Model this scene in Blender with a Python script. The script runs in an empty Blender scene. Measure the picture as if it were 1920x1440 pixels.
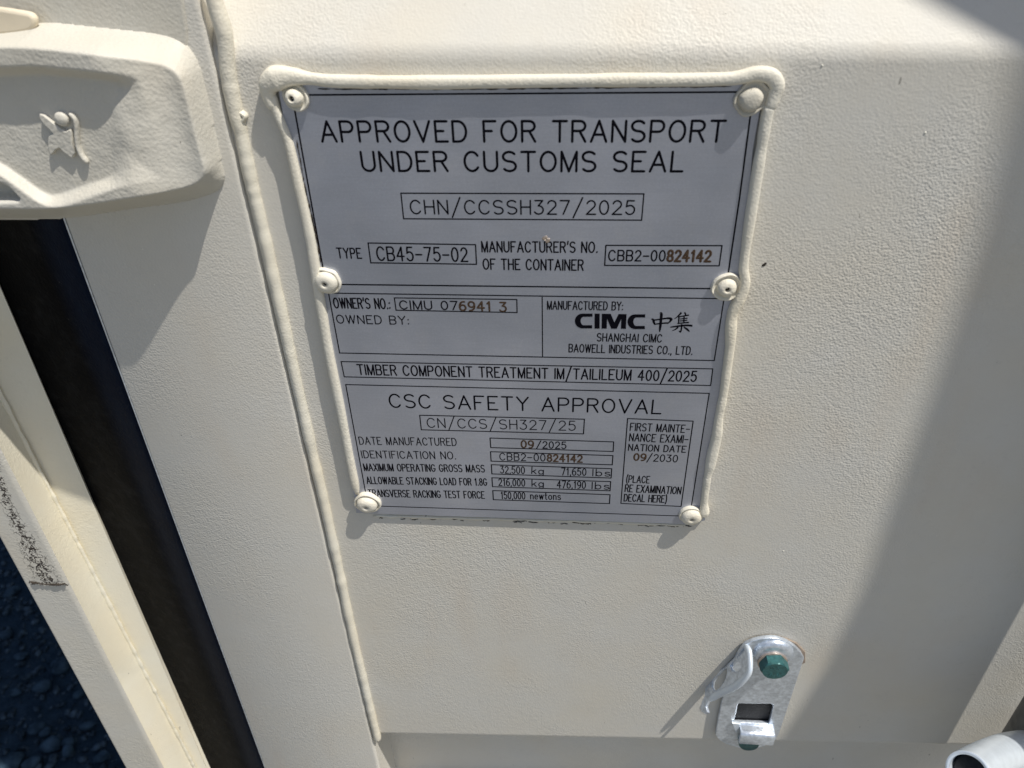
import bpy, bmesh, math, random
import numpy as np
from mathutils import Vector, Matrix
from mathutils.geometry import tessellate_polygon

# ------------------------------------------------------------------ camera, world, sun
scene = bpy.context.scene
COL = scene.collection
FPX = 1450.604                       # focal length in pixels of the 1920 px wide photograph
CAM = np.array([0.02477685, -0.34468217, 0.21727869])
RM = np.array([[0.99707552, -0.02070128, 0.07356537],
               [0.07191317, 0.57992069, -0.81149276],
               [-0.02586314, 0.81440988, 0.57971342]])
cd = bpy.data.cameras.new('camera')
cam = bpy.data.objects.new('camera', cd); COL.objects.link(cam)
cam.matrix_world = Matrix([[*RM[0], CAM[0]], [*RM[1], CAM[1]], [*RM[2], CAM[2]], [0, 0, 0, 1]])
cd.sensor_width = 36; cd.lens = FPX / 1920 * 36
cd.clip_start = 0.01; cd.clip_end = 500
cd.dof.use_dof = True; cd.dof.focus_distance = 0.47; cd.dof.aperture_fstop = 13
scene.camera = cam

SUN = Vector((2.0, -1.0, 4.5)).normalized()      # towards the sun
elev = math.asin(SUN.z); azim = math.atan2(SUN.x, SUN.y)
w = bpy.data.worlds.new('World'); scene.world = w; w.use_nodes = True
nt = w.node_tree; bg = nt.nodes['Background']
sky = nt.nodes.new('ShaderNodeTexSky'); sky.sky_type = 'NISHITA'; sky.sun_disc = False
sky.sun_elevation = elev; sky.sun_rotation = azim
sky.altitude = 50; sky.air_density = 1.0; sky.dust_density = 2.0; sky.ozone_density = 1.0
nt.links.new(sky.outputs[0], bg.inputs[0]); bg.inputs[1].default_value = 0.093
sl = bpy.data.lights.new('sun', 'SUN'); sl.energy = 4.7; sl.angle = math.radians(0.53); sl.color = (1.0, 0.955, 0.88)
so = bpy.data.objects.new('sun', sl); COL.objects.link(so)
so.rotation_euler = SUN.to_track_quat('Z', 'Y').to_euler()
vs = scene.view_settings
vs.view_transform = 'Standard'; vs.look = 'None'; vs.exposure = 0.0; vs.gamma = 1.0
rnd = random.Random(7)

# ------------------------------------------------------------------ helpers
def ray(u, v):
    return RM @ np.array([(u - 960) / FPX, -(v - 720) / FPX, -1.0])
def P(u, v, y=0.0):
    "point of the place at depth y that is seen at pixel (u, v) of the photograph"
    d = ray(u, v); k = (y - CAM[1]) / d[1]; return Vector(CAM + k * d)
def PX(u, v, x):
    d = ray(u, v); k = (x - CAM[0]) / d[0]; return Vector(CAM + k * d)
def PZ(u, v, z):
    d = ray(u, v); k = (z - CAM[2]) / d[2]; return Vector(CAM + k * d)
def PP(u, v, o, n):
    d = Vector(ray(u, v)); c = Vector(CAM); k = (o - c).dot(n) / d.dot(n); return c + d * k

def link(name, me, mat=None, parent=None, smooth=True):
    o = bpy.data.objects.new(name, me); COL.objects.link(o)
    if mat and not me.materials: me.materials.append(mat)
    if smooth:
        for p in me.polygons: p.use_smooth = True
    if parent: o.parent = parent
    return o
def mesh(name, verts, faces, mat=None, parent=None, smooth=True, sharp=None):
    me = bpy.data.meshes.new(name); me.from_pydata([tuple(v) for v in verts], [], faces); me.update()
    bm = bmesh.new(); bm.from_mesh(me); bmesh.ops.remove_doubles(bm, verts=bm.verts, dist=1e-7)
    bmesh.ops.recalc_face_normals(bm, faces=bm.faces); bm.to_mesh(me); bm.free()
    o = link(name, me, mat, parent, smooth)
    if sharp is not None: me.set_sharp_from_angle(angle=math.radians(sharp))
    return o
def tag(o, label=None, cat=None, group=None, kind=None):
    if label: o['label'] = label
    if cat: o['category'] = cat
    if group: o['group'] = group
    if kind: o['kind'] = kind
    return o
def thing(name, loc, label, cat, group=None):
    o = bpy.data.objects.new(name, None); COL.objects.link(o); o.empty_display_size = 0.02
    tag(o, label, cat, group); return o
def finish(bm, name, mat, parent=None, smooth=True, sharp=40):
    me = bpy.data.meshes.new(name); bmesh.ops.recalc_face_normals(bm, faces=bm.faces); bm.to_mesh(me); bm.free()
    o = link(name, me, mat, parent, smooth)
    if smooth and sharp: me.set_sharp_from_angle(angle=math.radians(sharp))
    return o
def grid(name, f, nu, nv, mat, parent=None, attr=None):
    vs_ = [f(i, j) for j in range(nv) for i in range(nu)]
    fs = [(j*nu+i, j*nu+i+1, (j+1)*nu+i+1, (j+1)*nu+i) for j in range(nv-1) for i in range(nu-1)]
    me = bpy.data.meshes.new(name); me.from_pydata([tuple(v) for v in vs_], [], fs); me.update()
    return link(name, me, mat, parent)
def catmull(pts, n=8):
    pts = [Vector(p) for p in pts]; q = [2*pts[0]-pts[1]] + pts + [2*pts[-1]-pts[-2]]; out = []
    for i in range(1, len(q)-2):
        a, b, c, d = q[i-1:i+3]
        for k in range(n):
            t = k/n
            out.append(0.5*((2*b)+(c-a)*t+(2*a-5*b+4*c-d)*t*t+(3*b-a-3*c+d)*t**3))
    out.append(pts[-1]); return out
def hash1(i, s=0):
    return random.Random(i*7919+s*104729+13).random()
def vnoise(t, s=0):
    i = math.floor(t); f = t-i; f = f*f*(3-2*f); return (hash1(i, s)*(1-f)+hash1(i+1, s)*f)*2-1
def bead(name, path, rw, rh, mat, parent, nseg=14, wob=0.0, freq=200.0, seed=0, taper=4, radii=None, sq=0.0):
    "a round bead lying on a surface that faces -y: half width rw along the surface, rh out of it"
    vs_, fs = [], []; n = len(path); s = 0
    for i, p in enumerate(path):
        t = (path[min(i+1, n-1)]-path[max(i-1, 0)]).normalized()
        if i: s += (p-path[i-1]).length
        side = t.cross(Vector((0, 1, 0))).normalized(); out = side.cross(t).normalized()
        if out.y > 0: out = -out
        e = min(1, (i+0.6)/taper, (n-0.4-i)/taper); e = math.sqrt(max(0, 1-(1-e)**2))
        k = e*(1+wob*vnoise(s*freq, seed)+0.5*wob*vnoise(s*freq*2.7, seed+1)); kw = (radii[i] if radii else 1)
        off = side*rw*wob*0.6*vnoise(s*freq*0.6, seed+2)
        for a in range(nseg):
            th = 2*math.pi*a/nseg
            q = 1/max(abs(math.cos(th)), abs(math.sin(th)))**sq; vs_.append(p+off+side*math.cos(th)*q*rw*k*kw+out*math.sin(th)*q*rh*k*(0.5+0.5*kw))
    for i in range(n-1):
        for a in range(nseg):
            b = (a+1) % nseg; fs.append((i*nseg+a, i*nseg+b, (i+1)*nseg+b, (i+1)*nseg+a))
    fs.append(tuple(range(nseg))); fs.append(tuple(range((n-1)*nseg, n*nseg)))
    return mesh(name, vs_, fs, mat, parent)
def lathe(name, prof, centre, mat, parent, seg=40, axis=Vector((0, -1, 0)), sharp=50, lump=0.0, seed=0):
    "profile (radius, height) spun about an axis through centre"
    z = Vector(axis).normalized(); x = z.orthogonal().normalized(); y = z.cross(x); vs_, fs = [], []
    for j, (r, h) in enumerate(prof):
        for a in range(seg):
            th = 2*math.pi*a/seg
            k = 1+lump*(vnoise(math.cos(th)*2+5, seed)+vnoise(math.sin(th)*2+9, seed+1))
            vs_.append(Vector(centre)+x*math.cos(th)*r*k+y*math.sin(th)*r*k+z*h)
    for j in range(len(prof)-1):
        for a in range(seg):
            b = (a+1) % seg; fs.append((j*seg+a, j*seg+b, (j+1)*seg+b, (j+1)*seg+a))
    if prof[-1][0] > 1e-6: fs.append(tuple(range((len(prof)-1)*seg, len(prof)*seg)))
    return mesh(name, vs_, fs, mat, parent, sharp=sharp)
def flat(name, loops, o, ax, ay, thick, bevel, mat, parent, sharp=35):
    "sheet cut to 2-D loops (first the outline, then holes) in the plane o, ax, ay; thick grows along -(ax x ay)"
    cu = bpy.data.curves.new(name, 'CURVE'); cu.dimensions = '2D'; cu.fill_mode = 'BOTH'
    cu.extrude = thick/2-bevel; cu.bevel_depth = bevel; cu.bevel_resolution = 2; cu.offset = -bevel
    for lp in loops:
        s = cu.splines.new('POLY'); s.points.add(len(lp)-1); s.use_cyclic_u = True
        for k, (a, b) in enumerate(lp): s.points[k].co = (a, b, 0, 1)
    t = bpy.data.objects.new('tmp', cu); COL.objects.link(t)
    bpy.context.view_layer.update()
    me = bpy.data.meshes.new_from_object(t); bpy.data.objects.remove(t); bpy.data.curves.remove(cu)
    az = ax.cross(ay)
    m = Matrix([[ax[i], ay[i], az[i], o[i]-az[i]*0] for i in range(3)]+[[0, 0, 0, 1]])
    me.transform(m); me.name = name; me.materials.clear()
    ob = link(name, me, mat, parent); me.set_sharp_from_angle(angle=math.radians(sharp)); return ob

# ------------------------------------------------------------------ materials
def new_mat(name):
    m = bpy.data.materials.new(name); m.use_nodes = True; t = m.node_tree
    return m, t, t.nodes['Principled BSDF']
def N(t, typ, **kw):
    n = t.nodes.new(typ)
    for k, v in kw.items():
        if k in n.inputs: n.inputs[k].default_value = v
        else: setattr(n, k, v)
    return n
def noise(t, vec, scale, detail=3, rough=0.55):
    n = N(t, 'ShaderNodeTexNoise'); n.inputs['Scale'].default_value = scale; n.inputs['Detail'].default_value = detail
    n.inputs['Roughness'].default_value = rough; t.links.new(vec, n.inputs['Vector']); return n.outputs['Fac']
def ramp(t, fac, stops):
    r = t.nodes.new('ShaderNodeValToRGB'); e = r.color_ramp.elements
    while len(e) < len(stops): e.new(0.5)
    for k, (p, c) in enumerate(stops):
        e[k].position = p; e[k].color = (c, c, c, 1) if not isinstance(c, tuple) else (*c, 1)
    t.links.new(fac, r.inputs[0]); return r.outputs[0]
def mix(t, fac, a, b, mode='MIX'):
    n = t.nodes.new('ShaderNodeMix'); n.data_type = 'RGBA'; n.blend_type = mode
    for sock, v in ((n.inputs[0], fac), (n.inputs[6], a), (n.inputs[7], b)):
        if isinstance(v, (int, float)): sock.default_value = v
        elif isinstance(v, tuple): sock.default_value = (*v, 1)
        else: t.links.new(v, sock)
    return n.outputs[2]
def math_(t, op, a, b=0.0, c=None):
    n = t.nodes.new('ShaderNodeMath'); n.operation = op
    for s, v in zip(n.inputs, (a, b, c)):
        if v is None: continue
        if isinstance(v, (int, float)): s.default_value = v
        else: t.links.new(v, s)
    return n.outputs[0]
def bump(t, h, dist, strength=1.0, prev=None):
    b = t.nodes.new('ShaderNodeBump'); b.inputs['Distance'].default_value = dist; b.inputs['Strength'].default_value = strength
    t.links.new(h, b.inputs['Height'])
    if prev: t.links.new(prev, b.inputs['Normal'])
    return b.outputs['Normal']
def geo_pos(t):
    return t.nodes.new('ShaderNodeNewGeometry').outputs['Position']

def paint(name, col, bumpd=0.00016, specks=1.0, scale=620, yellow=0.5, scuff=False, rough=0.55):
    m, t, b = new_mat(name); pos = geo_pos(t)
    n1 = noise(t, pos, scale*1.35, 0.6, 0.5); n2 = noise(t, pos, scale*0.5, 0, 0.5); n3 = noise(t, pos, 14, 4)
    n4 = noise(t, pos, 60, 3)
    warm = tuple(c*k for c, k in zip(col, (1.0, 0.955, 0.86))); cool = tuple(c*k for c, k in zip(col, (0.97, 0.985, 1.0)))
    c = mix(t, ramp(t, n3, [(0.35, 0.0), (0.7, yellow)]), cool, warm)
    c = mix(t, ramp(t, n4, [(0.3, 0.10), (0.6, 0.0)]), c, tuple(x*0.8 for x in col))
    # faint pinkish brown run marks drawn out downwards
    mr = N(t, 'ShaderNodeMapping'); mr.inputs['Scale'].default_value = (1, 1, 0.16); t.links.new(pos, mr.inputs['Vector'])
    st_ = math_(t, 'MULTIPLY', ramp(t, noise(t, mr.outputs[0], 42, 3), [(0.50, 0), (0.72, 1)]), ramp(t, noise(t, pos, 7, 2), [(0.42, 0), (0.62, 1)]))
    c = mix(t, math_(t, 'MULTIPLY', st_, 0.30), c, tuple(x*k for x, k in zip(col, (0.93, 0.84, 0.76))))
    c = mix(t, math_(t, 'MULTIPLY', ramp(t, noise(t, pos, 170, 4, 0.7), [(0.60, 0), (0.75, 1)]), 0.16*specks), c, tuple(x*0.62 for x in col))
    # small dark specks of grit and pale overspray dots
    v = N(t, 'ShaderNodeTexVoronoi'); v.inputs['Scale'].default_value = 150; t.links.new(pos, v.inputs['Vector'])
    sel = N(t, 'ShaderNodeSeparateColor'); t.links.new(v.outputs['Color'], sel.inputs[0])
    d1 = math_(t, 'LESS_THAN', v.outputs['Distance'], math_(t, 'MULTIPLY', sel.outputs[1], 0.045))
    k1 = math_(t, 'MULTIPLY', d1, math_(t, 'GREATER_THAN', sel.outputs[0], 0.965))
    c = mix(t, math_(t, 'MULTIPLY', k1, specks), c, (0.05, 0.045, 0.04))
    v2 = N(t, 'ShaderNodeTexVoronoi'); v2.inputs['Scale'].default_value = 260; t.links.new(pos, v2.inputs['Vector'])
    sel2 = N(t, 'ShaderNodeSeparateColor'); t.links.new(v2.outputs['Color'], sel2.inputs[0])
    d2 = math_(t, 'LESS_THAN', v2.outputs['Distance'], 0.11)
    k2 = math_(t, 'MULTIPLY', d2, math_(t, 'GREATER_THAN', sel2.outputs[0], 0.988))
    c = mix(t, math_(t, 'MULTIPLY', k2, 0.7), c, (0.8, 0.78, 0.68))
    # thin scratches: stretched noise thresholded
    mp = N(t, 'ShaderNodeMapping'); mp.inputs['Scale'].default_value = (1, 1, 0.25); mp.inputs['Rotation'].default_value = (0, 0.5, 0)
    t.links.new(pos, mp.inputs['Vector'])
    sc = noise(t, mp.outputs[0], 420, 2, 0.6); scm = noise(t, pos, 22, 2)
    k3 = math_(t, 'MULTIPLY', math_(t, 'GREATER_THAN', sc, 0.735), ramp(t, scm, [(0.55, 0), (0.62, 1)]))
    c = mix(t, math_(t, 'MULTIPLY', k3, 0.6*specks), c, (0.12, 0.11, 0.09))
    h = math_(t, 'ADD', math_(t, 'MULTIPLY', n1, 0.75), math_(t, 'MULTIPLY', n2, 0.35))
    h = math_(t, 'ADD', h, math_(t, 'MULTIPLY', k2, 2.5))
    amp = ramp(t, noise(t, pos, 9, 2), [(0.36, 0.22), (0.66, 1.0)])
    h = math_(t, 'MULTIPLY', h, amp)
    if scuff:
        at = N(t, 'ShaderNodeAttribute'); at.attribute_name = 'scuff'
        vv = N(t, 'ShaderNodeTexVoronoi'); vv.feature = 'DISTANCE_TO_EDGE'; vv.inputs['Scale'].default_value = 330
        wp = noise(t, pos, 260, 3)
        mpp = N(t, 'ShaderNodeMapping'); mpp.inputs['Scale'].default_value = (1, 1, 0.7); t.links.new(pos, mpp.inputs['Vector'])
        add = N(t, 'ShaderNodeVectorMath'); add.operation = 'MULTIPLY_ADD'
        nn = N(t, 'ShaderNodeTexNoise'); nn.inputs['Scale'].default_value = 330; t.links.new(pos, nn.inputs['Vector'])
        t.links.new(nn.outputs['Color'], add.inputs[0]); add.inputs[1].default_value = (0.004,)*3; t.links.new(mpp.outputs[0], add.inputs[2])
        t.links.new(add.outputs[0], vv.inputs['Vector'])
        mk = math_(t, 'ADD', at.outputs['Fac'], math_(t, 'MULTIPLY', math_(t, 'SUBTRACT', noise(t, pos, 150, 4), 0.5), 0.9))
        mk = ramp(t, mk, [(0.45, 0), (1.0, 1)])
        mc = N(t, 'ShaderNodeMapping'); mc.inputs['Scale'].default_value = (1, 1, 0.75); mc.inputs['Rotation'].default_value = (0, -0.4, 0); t.links.new(pos, mc.inputs['Vector'])
        rid = math_(t, 'ABSOLUTE', math_(t, 'SUBTRACT', noise(t, mc.outputs[0], 300, 4, 0.6), 0.5))
        k = math_(t, 'LESS_THAN', rid, math_(t, 'MULTIPLY', mk, 0.032))
        k2_ = math_(t, 'GREATER_THAN', math_(t, 'MULTIPLY', mk, noise(t, pos, 420, 3)), 0.56)
        k = math_(t, 'MAXIMUM', k, k2_)
        c = mix(t, k, c, (0.035, 0.028, 0.025))
        h = math_(t, 'SUBTRACT', h, math_(t, 'MULTIPLY', k, 1.5))
    t.links.new(c, b.inputs['Base Color']); b.inputs['Roughness'].default_value = rough
    b.inputs['Specular IOR Level'].default_value = 0.35
    t.links.new(bump(t, h, bumpd*4), b.inputs['Normal'])
    return m
CREAM = (0.650, 0.622, 0.560)
M_PANEL = paint('cream_panel_paint', CREAM, 0.000115)
M_FRAME = paint('cream_frame_paint', CREAM, 0.00010, yellow=0.35)
M_BEAD = paint('cream_bead_paint', (0.70, 0.665, 0.57), 0.00010, specks=0.4, yellow=0.6)
M_CAST = paint('cream_cast_paint', (0.59, 0.565, 0.50), 0.00010, scale=520)
M_RIM = paint('cream_rim_paint', (0.74, 0.70, 0.60), 0.00010, specks=1.6, yellow=0.7, rough=0.7)
M_POSTLIT = paint('sunlit_post_paint', (0.85, 0.80, 0.66), 0.00008, yellow=0.7)  # cream lightened to carry the sun on the post's side face
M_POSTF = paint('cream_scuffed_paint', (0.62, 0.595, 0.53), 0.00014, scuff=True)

def plain(name, col, rough=0.6, metal=0.0, spec=0.3, var=0.15, vscale=120, bd=0.0, bscale=500, colour2=None):
    m, t, b = new_mat(name); pos = geo_pos(t)
    n = noise(t, pos, vscale, 4)
    c = mix(t, ramp(t, n, [(0.3, 0.0), (0.7, 1.0)]), tuple(x*(1-var) for x in col), colour2 or tuple(min(1, x*(1+var)) for x in col))
    t.links.new(c, b.inputs['Base Color']); b.inputs['Roughness'].default_value = rough
    b.inputs['Metallic'].default_value = metal; b.inputs['Specular IOR Level'].default_value = spec
    if bd: t.links.new(bump(t, noise(t, pos, bscale, 3), bd), b.inputs['Normal'])
    return m
M_INK = plain('black_ink', (0.004, 0.004, 0.007), 0.9, spec=0.05, var=0.3, vscale=900)
M_BROWN = plain('brown_stamped_ink', (0.045, 0.027, 0.018), 0.8, spec=0.1, var=0.5, vscale=1500, colour2=(0.12, 0.078, 0.050))
M_GALV = plain('galvanised_steel', (0.64, 0.70, 0.78), 0.34, 0.68, 0.5, 0.22, 330, 0.00025, 420)
M_GALVB = plain('bright_galvanised_tube', (0.70, 0.77, 0.84), 0.34, 0.35, 0.5, 0.08, 90, 0.00008, 600)
M_TEAL = plain('teal_passivated_bolt', (0.035, 0.125, 0.128), 0.38, 0.3, 0.5, 0.3, 400, 0.0001, 700)
M_WASH = plain('yellow_zinc_washer', (0.50, 0.42, 0.36), 0.35, 0.7, 0.5, 0.2, 300)
M_RUB = plain('dark_rubber', (0.016, 0.016, 0.018), 0.55, 0, 0.3, 0.4, 300, 0.0003, 700)
M_DARKROD = plain('shaded_rod_steel', (0.16, 0.155, 0.14), 0.6, 0.3, 0.3, 0.2, 100)  # grey darkened to carry the shade around the rod
M_DIRT = plain('dark_dirt', (0.035, 0.028, 0.022), 0.9, var=0.4)
M_TAN = plain('tan_sealant', (0.30, 0.24, 0.19), 0.7, var=0.2)
M_FLAKE = plain('bare_beige_primer', (0.70, 0.62, 0.48), 0.6, var=0.07, vscale=60)
M_DUSTW = plain('white_overspray', (0.72, 0.70, 0.62), 0.8, var=0.1)

# rubber gasket: bluish black lip, neutral inner side, with dust and lint
def gasket_mat():
    m, t, b = new_mat('dusty_rubber'); pos = geo_pos(t)
    at = N(t, 'ShaderNodeAttribute'); at.attribute_name = 'inner'
    dust = ramp(t, noise(t, pos, 90, 6, 0.7), [(0.48, 0), (0.72, 1)])
    c = mix(t, at.outputs['Fac'], (0.002, 0.006, 0.018), (0.003, 0.003, 0.0035))
    c = mix(t, math_(t, 'MULTIPLY', dust, 0.7), c, mix(t, at.outputs['Fac'], (0.006, 0.014, 0.030), (0.018, 0.018, 0.018)))
    lint = noise(t, pos, 330, 5, 0.75)
    k = math_(t, 'MULTIPLY', math_(t, 'GREATER_THAN', lint, 0.69), ramp(t, noise(t, pos, 30, 2), [(0.45, 0), (0.6, 1)]))
    c = mix(t, math_(t, 'MULTIPLY', k, 0.6), c, (0.13, 0.12, 0.11))
    t.links.new(c, b.inputs['Base Color']); b.inputs['Roughness'].default_value = 0.65; b.inputs['Specular IOR Level'].default_value = 0.06
    t.links.new(bump(t, noise(t, pos, 500, 4), 0.0004), b.inputs['Normal']); return m
M_GASK = gasket_mat()

def plate_mat():
    m, t, b = new_mat('anodised_aluminium'); pos = geo_pos(t)
    mp = N(t, 'ShaderNodeMapping'); mp.inputs['Scale'].default_value = (14, 1, 1); t.links.new(pos, mp.inputs['Vector'])
    n1 = noise(t, pos, 9, 3); n2 = noise(t, pos, 1500, 2); n3 = noise(t, mp.outputs[0], 60, 3)
    mb = N(t, 'ShaderNodeMapping'); mb.inputs['Scale'].default_value = (0.04, 1, 1); t.links.new(pos, mb.inputs['Vector'])
    grain = noise(t, mb.outputs[0], 1300, 2, 0.6)
    c = mix(t, ramp(t, n1, [(0.32, 0), (0.66, 1)]), (0.36, 0.395, 0.48), (0.53, 0.555, 0.64))  # bluish blotches stand in for uneven reflections on the metal
    c = mix(t, ramp(t, grain, [(0.35, 0.11), (0.65, 0.0)]), c, (0.24, 0.26, 0.32))
    c = mix(t, ramp(t, noise(t, pos, 45, 5, 0.7), [(0.55, 0), (0.78, 0.22)]), c, (0.62, 0.62, 0.62))
    c = mix(t, ramp(t, noise(t, pos, 800, 3, 0.7), [(0.35, 0.16), (0.65, 0)]), c, (0.25, 0.27, 0.32))
    c = mix(t, ramp(t, n2, [(0.58, 0), (0.75, 0.4)]), c, (0.66, 0.68, 0.72))
    c = mix(t, ramp(t, n3, [(0.62, 0), (0.75, 0.18)]), c, (0.42, 0.43, 0.46))
    v = N(t, 'ShaderNodeTexVoronoi'); v.inputs['Scale'].default_value = 240; t.links.new(pos, v.inputs['Vector'])
    sel = N(t, 'ShaderNodeSeparateColor'); t.links.new(v.outputs['Color'], sel.inputs[0])
    k = math_(t, 'MULTIPLY', math_(t, 'LESS_THAN', v.outputs['Distance'], 0.05), math_(t, 'GREATER_THAN', sel.outputs[0], 0.985))
    c = mix(t, math_(t, 'MULTIPLY', k, 0.8), c, (0.6, 0.6, 0.62))
    # faint white hair scratches
    mp2 = N(t, 'ShaderNodeMapping'); mp2.inputs['Scale'].default_value = (1, 1, 0.14); mp2.inputs['Rotation'].default_value = (0, -0.2, 0)
    t.links.new(pos, mp2.inputs['Vector']); s1 = noise(t, mp2.outputs[0], 520, 1); s2 = noise(t, pos, 26, 2)
    k = math_(t, 'MULTIPLY', math_(t, 'GREATER_THAN', s1, 0.76), ramp(t, s2, [(0.52, 0), (0.6, 1)]))
    c = mix(t, math_(t, 'MULTIPLY', k, 0.35), c, (0.5, 0.5, 0.54))
    t.links.new(c, b.inputs['Base Color']); b.inputs['Metallic'].default_value = 0.72
    t.links.new(ramp(t, noise(t, pos, 16, 4), [(0.3, 0.33), (0.7, 0.50)]), b.inputs['Roughness']); b.inputs['Specular IOR Level'].default_value = 0.4
    t.links.new(bump(t, noise(t, pos, 28, 2), 0.0008, prev=bump(t, grain, 0.00002)), b.inputs['Normal']); return m
M_PLATE = plate_mat()

def ground_mat(name, c1, c2, sc=40):
    m, t, b = new_mat(name); pos = geo_pos(t)
    c = mix(t, ramp(t, noise(t, pos, sc, 5, 0.65), [(0.35, 0), (0.65, 1)]), c1, c2)
    t.links.new(c, b.inputs['Base Color']); b.inputs['Roughness'].default_value = 0.9; b.inputs['Specular IOR Level'].default_value = 0.1
    t.links.new(bump(t, noise(t, pos, sc*3, 5, 0.7), 0.01), b.inputs['Normal']); return m
M_GROUND = ground_mat('shaded_gravel_bed', (0.012, 0.027, 0.046), (0.026, 0.050, 0.080), 30)  # bluish shade of the gap put into ground, gravel and stone colours
M_BOUNCE = ground_mat('pale_bounce_ground', (0.17, 0.165, 0.145), (0.23, 0.22, 0.195), 8)
M_STONE = plain('dark_bluish_stone', (0.024, 0.046, 0.074), 0.95, var=0.6, vscale=45, spec=0.03, colour2=(0.050, 0.086, 0.125))
M_GRAVEL = plain('dark_bluish_gravel', (0.022, 0.042, 0.066), 0.95, var=0.7, vscale=60, spec=0.03, colour2=(0.065, 0.100, 0.138))

# ------------------------------------------------------------------ ground
GZ = -1.1
g = mesh('ground', [(-60, -60, GZ), (60, -60, GZ), (60, 60, GZ), (-60, 60, GZ)], [(0, 1, 2, 3)], M_GROUND)
tag(g, kind='structure')
g = mesh('bounce_slab', [(-40, -40, GZ+0.004), (40, -40, GZ+0.004), (40, -0.12, GZ+0.004), (-40, -0.12, GZ+0.004)], [(0, 1, 2, 3)], M_BOUNCE)  # unseen pale slab added to bounce sunlight onto the door
tag(g, kind='structure')

def stone_mesh(name, seed, detail=2):
    r = random.Random(seed); bm = bmesh.new(); bmesh.ops.create_icosphere(bm, subdivisions=detail, radius=1)
    planes = [(Vector((r.gauss(0, 1), r.gauss(0, 1), r.gauss(0, 1))).normalized(), r.uniform(0.55, 0.9)) for _ in range(9)]
    for v in bm.verts:
        for n_, d_ in planes:
            s = v.co.dot(n_)
            if s > d_: v.co -= n_*(s-d_)*0.85
    me = bpy.data.meshes.new(name); bm.to_mesh(me); bm.free()
    for p in me.polygons: p.use_smooth = True
    return me
protos = [stone_mesh('stone', s) for s in range(6)]
# larger stones one can pick out: pixel centre, pixel half sizes, turn
STN = [(95, 1397, 19, 13, -0.5), (70, 1365, 13, 12, 0.2), (18, 1432, 24, 18, 0.1), (112, 1250, 14, 17, 0.3), (78, 1287, 15, 12, -0.5),
       (30, 1298, 11, 6, 0.0), (127, 1408, 9, 11, 0.4), (165, 1360, 14, 8, 0.1), (60, 1430, 16, 10, 0.2), (128, 1392, 11, 8, -0.2),
       (22, 1110, 14, 9, 0.4), (12, 1190, 10, 9, 0.7), (85, 1373, 10, 8, -0.6), (150, 1300, 11, 8, 0.5), (40, 1230, 12, 7, 0.0), (190, 1420, 13, 9, 0.3)]
for k, (u, v, a, b_, ang) in enumerate(STN):
    me = protos[k % 6].copy() if k < 0 else protos[k % 6]
    c = PZ(u, v, GZ+0.008); s = (c-Vector(CAM)).length/FPX
    o = bpy.data.objects.new('stone', me); COL.objects.link(o)
    if not me.materials: me.materials.append(M_STONE)
    o.location = c; o.scale = (a*s, b_*s*1.15, min(a, b_)*s*0.75); o.rotation_euler = (0, 0, ang+0.3)
    tag(o, 'dark stone among the gravel on the ground left of the corner post', 'stone', 'larger stones in the gravel')
# the rest of the gravel
bm_v, bm_f = [], []
protov = []
for s in range(5):
    me = stone_mesh('tmp', 50+s, 1); protov.append(([v.co.copy() for v in me.vertices], [tuple(p.vertices) for p in me.polygons])); bpy.data.meshes.remove(me)
for k in range(16000):
    x = rnd.uniform(-1.75, -0.5); y = rnd.uniform(0.05, 1.6)
    sz = 0.0015+0.009*rnd.random()**3.2
    vv, ff = protov[k % 5]; an = rnd.uniform(0, 6.28); ca, sa = math.cos(an), math.sin(an); ex = rnd.uniform(0.7, 1.3); base = len(bm_v)
    for q in vv:
        qx, qy = q.x*sz*ex, q.y*sz/ex
        bm_v.append((x+ca*qx-sa*qy, y+sa*qx+ca*qy, GZ+sz*0.35+q.z*sz*0.7))
    bm_f += [tuple(i+base for i in f) for f in ff]
me = bpy.data.meshes.new('gravel'); me.from_pydata(bm_v, [], bm_f); me.update()
o = link('gravel', me, M_GRAVEL, smooth=True); tag(o, 'loose dark bluish gravel covering the ground beside the container', 'gravel', kind='stuff')

# ------------------------------------------------------------------ door
YD = 0.0025                 # door panel plane (plate face is y = 0)
door = thing('container_door', (0, 0, 0), 'cream painted steel container door with ribbed panel and black rubber seal', 'door')

def prof_extrude(name, prof, ztop, zbot, mat, parent, nz=2, cap=False, sharp=None, attr=None):
    """prof: list of ((u,v),(u,v), y, dx): a near-vertical edge line seen through two pixels at depth y, moved by dx"""
    lines = []
    for (a, b, y, dx, *yr) in prof:
        p, q = P(*a, yr[0] if yr else y), P(*b, yr[0] if yr else y); p.y = q.y = y; lines.append((p, q, dx))
    vs_ = []
    for j in range(nz):
        z = ztop+(zbot-ztop)*j/(nz-1)
        for (p, q, dx) in lines:
            t = (z-p.z)/(q.z-p.z); r = p.lerp(q, t); vs_.append((r.x+dx, r.y, z))
    n = len(lines); fs = [(j*n+i, j*n+i+1, (j+1)*n+i+1, (j+1)*n+i) for j in range(nz-1) for i in range(n-1)]
    me = bpy.data.meshes.new(name); me.from_pydata(vs_, [], fs); me.update()
    o = link(name, me, mat, parent)
    if attr:
        at = me.attributes.new(attr[0], 'FLOAT', 'POINT')
        for i, v in enumerate(me.vertices): at.data[i].value = attr[1](i % n, v.co)
    if sharp: me.set_sharp_from_angle(angle=math.radians(sharp))
    return o

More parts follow.
